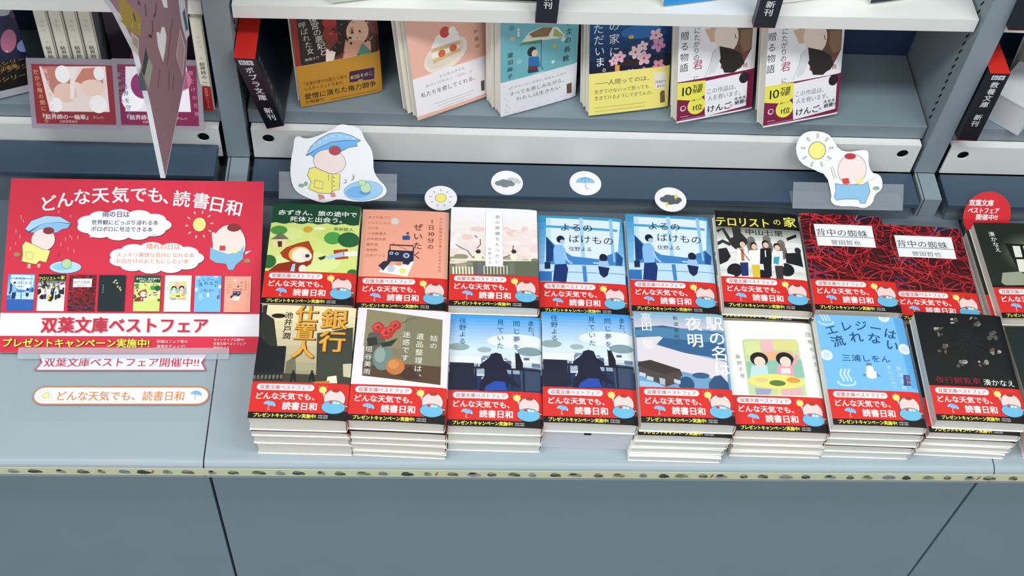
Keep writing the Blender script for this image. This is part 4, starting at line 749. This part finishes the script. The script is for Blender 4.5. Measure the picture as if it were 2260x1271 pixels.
# ------------------------------------------------------------------ publisher divider blocks
RED = mat('red_divider_plastic', 'cf2a22', .35, .03); BLK = mat('black_divider_plastic', '0d1220', .3, .03)
def divider(label, p, depth, txt, side=1, tl_crop=None):
    # p: front face corners TL TR BR BL in world; block goes back by depth
    d = Vector((0, depth, 0)); TL, TR, BR, BL = p
    t = thing('shelf_divider', label, 'divider', loc=(BL+BR)/2, group='black and red shelf divider blocks'); o0 = (BL+BR)/2
    V = [BL-o0, BR-o0, BR+d-o0, BL+d-o0, TL-o0, TR-o0, TR+d-o0, TL+d-o0]
    link('body', mesh('body', V, BOXF, BLK), None, t)
    e = Vector((0, 0, .0006)); V2 = [TL-o0, TR-o0, TR+d-o0, TL+d-o0]; V2 = V2+[v+e for v in V2]
    link('top_cap', mesh('top_cap', V2, BOXF, RED), None, t)
    V3 = [BL-o0-e, BR-o0-e, BR+d-o0-e, BL+d-o0-e, BL-o0, BR-o0, BR+d-o0, BL+d-o0]; link('bottom_cap', mesh('bottom_cap', V3, BOXF, RED), None, t)
    wd = (TR-TL).length*1000; ht = (TL-BL).length*1000; P = Print(wd, ht)
    s = wd*.43
    if ht > 60:
        for k, ch in enumerate('新本'): P.rect(wd*(.17+.34*k), ht-wd*.42, wd*(.48+.34*k), ht-wd*.13, 'dfe3e8'); P.t(ch, (wd*(.2+.34*k), ht-wd*.38), wd*.25, '0d1220', .01)
        y = ht-wd*.52
    else: y = ht
    s = min(s, (y-ht*.1)/len(txt)/1.05) if ht < 122 else s
    P.v(txt, (wd/2, y), s, 'e3e6ea', .018, height=min(len(txt)*s*1.06, y-ht*.08))
    xd = (TR-TL).normalized(); yd = (TL-BL).normalized(); o = link('front_lettering', P.mesh('front_lettering', INK_GLOSS), None, t)
    sh = Matrix(((xd.x, yd.x, 0, 0), (xd.y, yd.y, -1, 0), (xd.z, yd.z, 0, 0), (0, 0, 0, 1))); mt = sh.copy(); mt.translation = BL-o0+Vector((0, -.0001, 0)); o.data.transform(mt)
    if ht > 60:                           # the same words repeat on the side that faces the shelf gap
        P = Print(depth*1000, ht); P.v(txt, (12, ht-14), s*.9, '6f7c8c', .01, height=(ht-30)); a, b2 = (TR, BR) if side > 0 else (TL, BL)
        o = link('side_lettering', P.mesh('side_lettering', INK_GLOSS), None, t); yd = (a-b2).normalized(); x3 = Vector((0, 1, 0)) if side > 0 else Vector((0, -1, 0))
        z3 = x3.cross(yd); sh = Matrix(((x3.x, yd.x, z3.x, 0), (x3.y, yd.y, z3.y, 0), (x3.z, yd.z, z3.z, 0), (0, 0, 0, 1))); mt = sh.copy(); mt.translation = b2-o0+z3*.0002+(Vector((0, 0, 0)) if side > 0 else d); o.data.transform(mt)
YD = onZ(605, 283, .1092).y
divider('black divider block with red top leaning beside the dark red novel', [onY(515, 128, YD), onY(563, 130, YD), onY(627, 277, YD), onY(589, 284, YD)], .12, 'ポプラ文庫 新刊', 1)
YD = onZ(2134, 311, .1092).y
divider('black divider block with red top beside the white cornered box', [onY(2186, 162, YD), onY(2230, 163, YD), onY(2156, 311, YD), onY(2112, 309, YD)], .12, '教養文庫 新刊', -1)
YE = .4265
for lab, x0, x1, xb0, xb1, yb in (('black divider tab over the white shelf edge above the teal umbrella book', 1181, 1234, 1181, 1229, 50), ('black divider tab over the white shelf edge above the maroon banded books', 1669, 1723, 1662, 1711, 60)):
    BLp, BRp = onY(xb0, yb, YE), onY(xb1, yb, YE); up = Vector((0, 0, .125)); BRp.z = BLp.z
    divider(lab, [BLp+up, BRp+up, BRp, BLp], .011, 'ポプラ文庫 新刊', 1)
# stray divider at the upper right
a = onZ(2225, 66, .2938); divider('black divider block standing above the white cornered box', [a+Vector((-.004, 0, .12)), a+Vector((.021, 0, .12)), a+Vector((.025, 0, 0)), a], .11, '文庫 書 新刊', -1)

# ------------------------------------------------------------------ books standing on the white upper shelf
def plain(P, c, d):
    P.rect(0, 0, BW, BH, c); P.rect(0, 0, BW, 40, d)
for lab, bl, br, c, d, wz in (('pale green book standing on the white upper shelf above the ornate novel', (731, 7), (905, -14), 'dfe6d8', 'c9d6c0', .283), ('black book on the white upper shelf above the cake book', (1020, -4), (1172, 3), '1a1a20', '14141a', .286),
                              ('bright blue book standing on the white upper shelf between the tabs', (1464, 14), (1640, -8), '2a96d8', '2a8fd4', .287), ('pink book on the white upper shelf beside the second divider tab', (1722, 8), (1880, -12), 'e8c4cc', 'f0e8ea', .288), ('navy book on the white upper shelf above the empty shelf space', (1921, 8), (2085, -15), '1f3440', '182a36', .2915)):
    upright(lab, 'books on the white upper shelf', bl, br, 10, lambda P, m, c=c, d=d: plain(P, c, d), 'S2', .014, c, wz=wz)
# right bay: white folded box and dim book behind
A, B = onZ(2181, 264, .1083), onZ(2246, 300, .1083); wbx = thing('cardboard_box', 'white cardboard box turned on its corner beside a black divider', 'box', mw=frame(B, B-A, Vector((0, 0, 1)).cross(B-A)))
L = (B-A).length; wm = mat('white_card_box', 'd9dce2', .6, .02)
boxo('body', -L-.01, 0, 0, .075, 0, .042, wm, wbx, .0008); boxo('lid', -L-.0105, .0005, -.0005, .0755, .0421, .046, wm, wbx, .0008)
def art_r1(P, m): P.rect(0, 0, BW, BH, '6f6a60'); P.ell((50, 90), 30, 30, '857d70'); P.rect(10, 120, 95, 130, 'a39a8a'); P.rect(0, 0, BW, 40, '5d5a54')
upright('dim grey brown paperback behind the white cornered box', None, (2222, 196), (2360, 204), 6, art_r1, 'S4', .015, '6f6a60')

# ------------------------------------------------------------------ poster on its clear stand
PZ = Matrix.Translation((-.101, .1465, .0052)) @ Matrix.Rotation(.036, 4, 'Z') @ Matrix.Rotation(math.pi/2-1.157, 4, 'X') @ Matrix.Rotation(-.019, 4, 'Z')
pw, ph = .297, .21
po = thing('poster', 'large red fair poster with cloud bubbles and eight small book covers', 'poster', mw=PZ)
link('board', mesh('board', *slab([(-pw/2, 0), (pw/2, 0), (pw/2, ph), (-pw/2, ph)], .0012), mat('white_poster_board', 'e8e4e4', .5, .02)), None, po)
P = Print(297, 210, 4e-3); m = mapper(PZ, 'PO', -pw/2, 0); mb = mapper(PZ, 'PB', -pw/2, 0)
P.rect(0, 0, 297, 210, 'd32a44')
y0, y1 = mb(900, 40)[1], mb(900, 212)[1]; P.rect(0, y1, 297, y0, 'f2f0f6')
for ch, x, y, a in zip('どんな天気でも、読書日和', (330, 468, 608, 760, 925, 1075, 1215, 1345, 1430, 1590, 1720, 1862), (360, 328, 300, 285, 280, 275, 278, 290, 305, 318, 345, 375), (16, 14, 9, 6, 4, 1, -3, -5, -8, -12, -15, -17)): P.t(ch, m(x, y), 21, 'f6f0f2', .02, rot=a*.6)
def cloud(c, rx, ry, tail):
    for k in range(11): a = k*2*math.pi/11; P.ell((c[0]+rx*.8*math.cos(a)+.6, c[1]+ry*.66*math.sin(a)-.8), rx*.27, ry*.42, '6d1226')
    P.poly(tail, 'f2f0f8')
    for k in range(11): a = k*2*math.pi/11; P.ell((c[0]+rx*.8*math.cos(a), c[1]+ry*.66*math.sin(a)), rx*.27, ry*.42, 'f2f0f8')
    P.ell(c, rx*.88, ry*.8, 'f2f0f8')
cloud(m(1030, 475), 52, 18, pts(m, '790,520 745,580 870,560')); cloud(m(1300, 750), 52, 18, pts(m, '1480,690 1588,658 1530,720'))
P.t('雨の日は', m(850, 407), 8.2, '4a3a6a', .02, width=32); P.t('世界観にどっぷり浸れる本', m(760, 470), 6.4, '2e2440', .014, width=78); P.t('ボロボロに号泣できる本', m(755, 526), 6.4, '2e2440', .014, width=72); P.t('etc…', m(1268, 568), 4, '77708a', 0)
P.t('晴れの日は', m(1215, 675), 8.2, 'e08a6a', .02, width=40); P.t('スッキリ爽快な気分になれる本', m(965, 740), 6.4, 'd98a5c', .012, width=91); P.t('お出かけのおともにしたい本', m(960, 792), 6.4, 'd98a5c', .012, width=85); P.t('etc…', m(1445, 836), 4, 'b0a8b0', 0)
c = m(1658, 473); P.ell(c, 8, 9, '6a2018'); P.ell(c, 7.6, 8.6, 'f0dc8a')
for k in range(10): a = k*.628+.1; P.line([(c[0]+13*math.cos(a), c[1]+14*math.sin(a)), (c[0]+16.5*math.cos(a), c[1]+17.5*math.sin(a))], 1.3, 'f3e2c8')
rnd = random.Random(1)
for s in ('175,395 178,430', '195,430 196,455', '490,355 490,380', '588,392 588,415', '135,515 135,545', '168,555 168,590', '130,620 132,640', '88,660 86,690', '580,560 582,580', '595,575 597,600', '648,565 650,595', '545,580 547,610', '508,625 508,650', '565,660 567,685', '615,680 617,708'): P.line(pts(m, s), .8, 'f0a8b0')
P.poly(pts(m, '205,515 260,440 380,398 500,405 598,465 580,490 470,465 340,480 250,545 225,530'), '30526e'); P.poly(pts(m, '210,512 262,444 380,402 500,410 592,464 480,452 350,468 240,530'), 'a9d2ee'); P.poly(pts(m, '250,540 350,470 480,455 585,470 560,505 520,510 470,540 300,540'), '8cbfe8')
P.ell(m(360, 600), 14, 14, '5a4a4c'); P.ell(m(360, 600), 13.5, 13.5, 'f0d9d6'); P.ell(m(405, 525), 6.5, 4.4, '8a2c34'); P.poly(pts(m, '185,650 215,612 280,640 360,680 420,690 385,790 330,775 300,805 180,780 190,720'), 'e9e48c'); P.line(pts(m, '185,650 215,612 280,640 360,680 420,690 385,790 330,775 300,805 180,780 190,720 185,650'), .6, '6a6a40'); P.line(pts(m, '215,700 280,710 272,765 220,755 215,700'), .5, '8a8a50')
P.ell(m(140, 722), 4, 2.6, 'a0845a'); P.rect(*m(228, 838), *m(258, 800), 'e4a8a0'); P.rect(*m(310, 832), *m(338, 800), 'e4a8a0'); P.t('♪', m(475, 740), 8, '7a3a5a', 0)
P.ell(m(545, 828), 18.5, 7.6, '3f6a9a'); P.ell(m(545, 828), 18, 7.2, 'b4d6f0'); P.ell(m(520, 825), 11, 4.4, '8fc4ea'); P.ell(m(555, 800), 6, 6, '6a9a60'); P.ell(m(555, 800), 5.4, 5.4, 'b4d4a4')
c = m(1905, 640); P.ell(c, 20, 25, '6a3038'); P.ell(c, 19.4, 24.4, 'f0dcd6'); P.poly(pts(m, '1750,660 1780,680 1900,720 2000,690 2030,640 2020,760 1960,810 1940,850 1900,850 1880,800 1790,790 1745,760'), '7fb6d6'); P.ell(m(1945, 500), 8, 5, '8a2c34'); P.rect(*m(1825, 690), *m(1875, 650), 'c8433c'); P.rect(*m(1925, 710), *m(1975, 675), 'efe1a0'); P.line(pts(m, '1775,540 1780,620'), 4, 'f0dcd6'); P.poly(pts(m, '2040,700 2090,690 2040,725'), 'f0dcd6'); P.ell(m(2055, 775), 4, 2.6, 'a0845a')
def gold(): 
    Q = Print(BW, BH); Q.rect(0, 0, BW, BH, '0e2226')
    for x, y, r in ((66, 128, 6), (60, 120, 5), (72, 116, 6), (84, 96, 6), (76, 102, 5), (88, 88, 5)): Q.ell((x, y), r, 3, 'c9bb92', x*3)
    for k in range(4): Q.ell((18, 106-k*9), 3, 3, '6f8482')
    return Q
ART['gold'] = (gold(), None)
for key, (xa, ya, xb, yb) in zip(('b4', 'b6', 'b7', 'gold', 'b1', 'f6', 'f7', 'b2'), ((45, 1187, 300, 885), (300, 1192, 555, 888), (558, 1193, 805, 893), (808, 1195, 1060, 897), (1103, 1197, 1350, 900), (1358, 1200, 1605, 900), (1610, 1202, 1855, 904), (1858, 1205, 2100, 908))):
    p0, p1 = m(xa, ya), m(xb, yb); P.embed(ART[key][0], p0[0]+.5, p0[1], (p1[1]-p0[1])/150)
P.t('双葉文庫ベストフェア', mb(310, 178), 20, 'c8243c', .03, width=192)
P.t('プレゼントキャンペーン実施中!', mb(15, 293), 11.2, '7a1020', .06, width=168); P.t('プレゼントキャンペーン実施中!', mb(15, 293), 11.2, 'f0ea50', .03, width=168)
P.t('詳細はフェア帯の', mb(1190, 266), 4.3, 'f0d8dc', .006, width=36); P.t('裏面をチェック!', mb(1190, 303), 4.3, 'f0d8dc', .006, width=33); P.t('ラインナップ公開中!', mb(1618, 252), 3.8, 'f0d8dc', .006, width=36); P.t('双葉文庫ベストフェア', mb(1618, 282), 3.8, 'f0d8dc', .006, width=38); P.t('特設サイト', mb(1618, 312), 3.8, 'f0d8dc', .006, width=19)
o = link('poster_print', P.mesh('poster_print', INK_MATTE), None, po); o.location = (-pw/2, 0, 0)
# clear acrylic stand: base plate, low lip and rear prop
st = thing('acrylic_stand', 'clear acrylic stand lying flat on the counter under the red poster', 'stand')
def rr(x0, x1, y0, y1, r):
    o = []
    for cx, cy, a0 in ((x1-r, y1-r, 0), (x0+r, y1-r, 90), (x0+r, y0+r, 180), (x1-r, y0+r, 270)): o += [(cx+r*math.cos(math.radians(a0+k*15)), cy+r*math.sin(math.radians(a0+k*15))) for k in range(7)]
    return o
b_ = link('base_plate', mesh('base_plate', *slab(rr(-.222, .013, .058, .142, .012), .002), ACRYL), None, st, (0, 0, .0024)); b_.rotation_euler = (0, 0, .01)
lp = link('front_lip', mesh('front_lip', *slab(rr(-.113, .127, -.010, .0035, .002), .0012), FILM), None, st); lp.matrix_local = PZ @ Matrix.Translation((-.012, .002, .0022))
pr = thing  # (rear prop is a wedge under the board)
c0 = PZ @ Vector((0, .05, -.0018)); c1 = PZ @ Vector((0, .195, -.0018)); V, F = prism_x([(c0.y, c0.z), (c1.y, c1.z), (c1.y+.004, .0006), (c1.y, .0006), (c1.y-.003, c1.z-.006), (c0.y, c0.z-.002)], -.16, -.04); link('rear_prop', mesh('rear_prop', V, F, ACRYL), None, st)
def flat_sheet(name, label, cat, corners_px, z, w_, h_, art, outline=None, th=.0004, crop='PB', matte=True, group=None):
    BLp, BRp, TLp = onZ(*corners_px[0], z), onZ(*corners_px[1], z), onZ(*corners_px[2], z); fr = frame(BLp, BRp-BLp, TLp-BLp)
    ww = (BRp-BLp).length; hh = (TLp-BLp).length; t = thing(name, label, cat, mw=fr, group=group); P = Print(ww*1000, hh*1000)
    ol = outline(ww, hh) if outline else [(0, 0), (ww, 0), (ww, hh), (0, hh)]
    link('paper', mesh('paper', *slab(ol, th), mat('white_slip_paper', 'eeeeee', .6, .02)), None, t); art(P); o = link('slip_print', P.mesh('slip_print', INK_MATTE), None, t); return t
def ribbon(w_, h_): return [(0, 0), (w_, 0), (w_-.006, h_/2), (w_, h_), (0, h_), (.006, h_/2)]
def art_rib(P):
    o = [(x*1000, y*1000) for x, y in ribbon(P.W/1000, P.H/1000)]; P.poly(o, 'c2385a'); P.poly([(2.2, 1.2), (P.W-2.2, 1.2), (P.W-7.6, P.H/2), (P.W-2.2, P.H-1), (2.2, P.H-1), (7.6, P.H/2)], 'f4f0f6'); P.t('双葉文庫ベストフェア開催中!!', (9, P.H*.28), 13.5, 'c23a58', .02, width=P.W-18)
flat_sheet('paper_slip', 'white ribbon shaped slip with crimson border on the clear acrylic base', 'slip', ((75, 818), (456, 818), (80, 781)), .0031, 0, 0, art_rib, ribbon)
def pill(w_, h_): return rr(0, w_, 0, h_, h_/2-.0001)
def art_pill(P):
    o = [(x*1000, y*1000) for x, y in pill(P.W/1000, P.H/1000)]; P.poly(o, 'cf7a48'); cx, cy = P.W/2, P.H/2; P.poly([(cx+(x-cx)*.988, cy+(y-cy)*.88) for x, y in o], 'f6f2f4'); P.t('どんな天気でも、読書日和', (25, P.H*.27), 13.5, 'd98a50', .02, width=P.W-52)
    sun_icon(P, (14, cy), 4, 'ece8a0', '8a98a8', 10, 1.8); umbrella(P, (P.W-15, cy+1), 6.4, -10, handle='7a90a8')
flat_sheet('paper_slip', 'white pill shaped slip with orange border, sun and umbrella', 'slip', ((69, 893), (459, 893), (71, 853)), .0031, 0, 0, art_pill, pill)

# ------------------------------------------------------------------ weather discs lying on the dark ledge
def disc(label, px, py, art):
    c = onZ(px, py, .0346); t = thing('weather_disc', label, 'disc', loc=(c.x, c.y, .0346), group='round weather picture cards')
    link('card', mesh('disc_card', *slab([(.0205*math.cos(k*math.pi/18), .0205*math.sin(k*math.pi/18)) for k in range(36)], .0005), mat('white_disc_card', 'eeeef2', .5, .02)), None, t)
    P = Print(41, 41); P.ell((20.5, 20.5), 20.4, 20.4, 'f0f0f4', n=36); art(P); o = link('disc_print', P.mesh('disc_print', INK_MATTE), None, t); o.location = (-.0205, -.0205, 0)
def dcloud(P):
    for x, y, r in ((26, 25, 5), (31, 24, 5), (35, 22, 3.4), (22, 23, 4)): P.ell((x, y), r, r*.8, '8a9098'); P.ell((x, y), r*.9, r*.7, 'c9ced4')
    for x, y, r in ((10, 19, 5), (16, 21, 6), (22, 20, 5.5), (26, 18, 4.4), (18, 17, 6)): P.ell((x, y), r, r*.8, '4a5058')
    for x, y, r in ((10, 19, 5), (16, 21, 6), (22, 20, 5.5), (26, 18, 4.4), (18, 17, 6)): P.ell((x, y), r-.5, r*.8-.5, '7a828a')
def dstorm(P):
    for k, c in ((0, '33363c'), (.5, '5a5e66')):
        for x, y, r in ((12, 20, 5.5), (18, 23, 6.5), (25, 22, 6.5), (30, 20, 5), (20, 17, 6.5), (27, 17, 5)): P.ell((x, y), r-k, r*.85-k, c)
    for x, y in ((27, 28), (14, 15)): P.poly([(x, y), (x+3, y+1), (x+1.6, y-3), (x+4, y-2.6), (x-1, y-9), (x+.4, y-4.6), (x-2, y-5)], 'e6dc5a')
disc('round white card with yellow sun on the dark ledge behind the salmon stack', 973, 437, lambda P: sun_icon(P, (20.5, 20.5), 6.8))
disc('round white card with two grey clouds on the dark ledge', 1119, 403, dcloud)
disc('round white card with blue umbrella on the dark ledge', 1292, 404, lambda P: umbrella(P, (20.5, 21), 11.5, 0, handle='8fa0b0'))
disc('round white card with storm cloud and lightning behind the blue classroom stack', 1480, 440, dstorm)

# ------------------------------------------------------------------ cut-out figures on clear film strips
def film(label, x0, x1, yf=.3605, zf=.0352, sl=40, ln=.034):
    a = math.radians(sl); fr = frame(Vector((x0, yf, zf)), Vector((1, 0, 0)), Vector((0, math.cos(a), math.sin(a)))); t = thing('film_strip', label, 'plastic strip', mw=fr, group='clear film strips behind the book stacks')
    w_ = x1-x0; link('upright_sheet', mesh('upright_sheet', *slab([(0, 0), (w_, 0), (w_, ln), (0, ln)], .0003), FILM), None, t)
    inv = fr.inverted(); q = [inv @ Vector(v) for v in ((x0, yf, zf), (x1, yf, zf), (x1, yf+.03, zf-.0004), (x0, yf+.03, zf-.0004))]; link('folded_foot', mesh('folded_foot', q, [(0, 1, 2, 3)], FILM), None, t); return fr
def cutout(label, fr0, outline, crop, art, lift=.0012):
    fr = fr0 @ Matrix.Translation((0, 0, lift)); m = mapper(fr, crop); o = pts(m, outline); t = thing('cutout_card', label, 'cutout', mw=fr)
    sm = []
    n = len(o)
    for i in range(n):                     # Chaikin rounding
        a, b = o[i], o[(i+1) % n]; sm += [(a[0]*.75+b[0]*.25, a[1]*.75+b[1]*.25), (a[0]*.25+b[0]*.75, a[1]*.25+b[1]*.75)]
    link('card', mesh('cutout_board', *slab([(x/1000, y/1000) for x, y in sm], .0008), mat('white_cutout_card', 'eeeff4', .5, .02)), None, t)
    P = Print(300, 300); P.poly(sm, 'f0f1f6'); art(P, m); link('card_print', P.mesh('card_print', INK_MATTE, clip=False), None, t)
f1 = film('clear film strip under the umbrella and pond cut-out', .0565, .2035)
f2 = film('clear film strip under the sun cut-out', .711, .856, zf=.0352, yf=.3625)
def art_rain(P, m):
    ol = '5a5a62'
    P.poly(pts(m, '478,352 520,270 600,195 700,140 800,133 900,160 992,210 950,235 960,265 880,275 790,320 700,330 620,300 555,372 530,345'), '31506e'); P.poly(pts(m, '485,345 525,272 603,200 702,145 800,138 900,165 980,208 850,205 720,220 600,275'), '9ccbf2'); P.poly(pts(m, '490,350 600,280 720,225 850,210 985,212 945,235 955,262 880,270 790,312 700,322 620,300 556,366 530,342'), '6fb2ea')
    for x, y in ((560, 250), (610, 225), (670, 190), (730, 170), (800, 165), (860, 180), (920, 195)): P.ell(m(x, y), 1, 1, 'd9ecfa')
    P.ell(m(700, 405), 20.5, 15.5, ol, -8); P.ell(m(700, 405), 20, 15, 'f2dfdc', -8); P.ell(m(750, 302), 7.6, 6, ol); P.ell(m(750, 302), 7.2, 5.6, 'b04a58')
    co = '515,470 560,455 700,515 800,520 790,660 740,672 700,700 600,695 505,655 530,590 495,530'
    P.poly(pts(m, co), 'efe878'); P.line(pts(m, co+' 515,470'), .7, ol); P.line(pts(m, '565,575 645,595 635,655 560,640 565,575'), .6, ol); P.line(pts(m, '725,520 720,680'), .6, ol); P.line(pts(m, '690,520 692,580'), .6, ol)
    for y in (550, 590, 630): P.ell(m(740, y), .8, .8, ol)
    P.poly(pts(m, '590,705 640,710 662,745 605,755'), 'd98a84'); P.poly(pts(m, '705,690 745,690 760,725 715,735'), 'd98a84'); P.ell(m(440, 625), 3.8, 2.4, '8fae9a'); P.ell(m(482, 608), 2.4, 3, '8fae9a'); P.t('♪', m(895, 580), 13, '8a90a0', 0); P.line(pts(m, '840,570 858,580 852,600 830,600'), .8, ol)
    P.ell(m(1013, 672), 24.4, 12.4, '4a78a8', 6); P.ell(m(1013, 672), 24, 12, 'a4cdf2', 6); P.ell(m(965, 685), 15.5, 7.6, '7ab6ee', 6); P.ell(m(1025, 690), 7, 3, '5a9ad8')
    P.ell(m(1035, 645), 7, 6.6, '6a9a70', 25); P.ell(m(1035, 645), 6.5, 6.1, 'c4e4b8', 25); P.ell(m(1000, 600), 5, 3.6, '6a9a70'); P.ell(m(1000, 600), 4.5, 3.1, 'c4e4b8')
cutout('large white cut-out card with blue umbrella, yellow raincoat and pond', f1 @ Matrix.Rotation(math.radians(4), 4, 'X'), '375,190 410,165 470,195 560,180 700,120 745,100 790,60 850,62 960,85 1000,130 1020,190 1090,290 1105,380 1105,480 1140,555 1225,640 1228,700 1170,745 1040,775 900,772 780,745 700,775 620,785 500,740 400,690 355,620 335,500 350,350 370,260', 'CU', art_rain)
def art_sun(P, m):
    ol = '55555c'; sun_icon(P, m(1400, 98), 10.6, 'f2ea86', '55555c', 9, 1.75)
    c = m(1545, 178); P.ell(c, 19, 20, ol); P.ell(c, 18.5, 19.5, 'f2dfdc'); P.poly(pts(m, '1475,235 1500,240 1590,240 1610,225 1620,270 1605,300 1600,318 1580,318 1570,300 1510,300 1480,305 1470,290 1478,265'), '8fc0e2'); P.line(pts(m, '1475,235 1500,240 1590,240 1610,225 1620,270 1605,300 1600,318 1580,318 1570,300 1510,300 1480,305 1470,290 1478,265 1475,235'), .6, ol)
    P.ell(m(1537, 122), 7.5, 4, 'b8343c'); P.poly(pts(m, '1502,215 1530,212 1535,235 1508,238'), 'd2463c'); P.poly(pts(m, '1562,218 1590,215 1592,232 1565,236'), 'efe48c'); P.poly(pts(m, '1538,222 1556,222 1556,236 1540,236'), 'e8ecf2'); P.line(pts(m, '1460,165 1475,215'), 3.6, ol); P.line(pts(m, '1460,165 1475,215'), 2.8, 'f2dfdc'); P.poly(pts(m, '1612,215 1652,205 1640,220 1615,228'), 'f2dfdc'); P.ell(m(1645, 255), 4.5, 2.6, '8fae9a')
cutout('white cut-out card with big yellow sun above blue overalls', f2 @ Matrix.Rotation(math.radians(5), 4, 'X'), '1320,50 1350,22 1390,16 1440,25 1465,50 1490,95 1530,105 1570,98 1605,95 1615,110 1612,150 1625,190 1660,198 1672,225 1670,260 1640,280 1630,320 1595,340 1560,330 1480,330 1455,310 1460,280 1440,200 1390,180 1330,150 1310,100', 'CW', art_sun)
# round red sticker card behind the dark window stack
fr = frame(Vector((.985, .366, .024)), Vector((1, 0, 0)), Vector((0, math.cos(.9), math.sin(.9)))); CROPS['RS'] = (1750, 420, 4.237)
rs = thing('round_sign', 'round red card with white lettering behind the dark window stack', 'sign', mw=fr); m = mapper(fr, 'RS'); c = m(1815, 235); R = (m(2035, 235)[0]-m(1590, 235)[0])/2
link('card', mesh('round_card', *slab([((c[0]+R*math.cos(k*math.pi/20))/1000, (c[1]+R*math.sin(k*math.pi/20))/1000) for k in range(40)], .0008), mat('red_card', 'd22a34', .5, .02)), None, rs)
P = Print(300, 300); P.ell(c, R*.99, R*.99, 'd22a34', n=40)
P.t('双葉文庫', m(1645, 138), 9, 'f4eef0', .03, width=33); P.t('ベストフェア', m(1635, 208), 8.6, 'f4eef0', .03, width=42); P.t('開催中!!', m(1705, 272), 8.6, 'f4eef0', .03, width=30)
link('card_print', P.mesh('card_print', INK_MATTE, clip=False), None, rs)

# ------------------------------------------------------------------ remove the glyph source
bpy.data.objects.remove(_go); bpy.data.curves.remove(_cu)
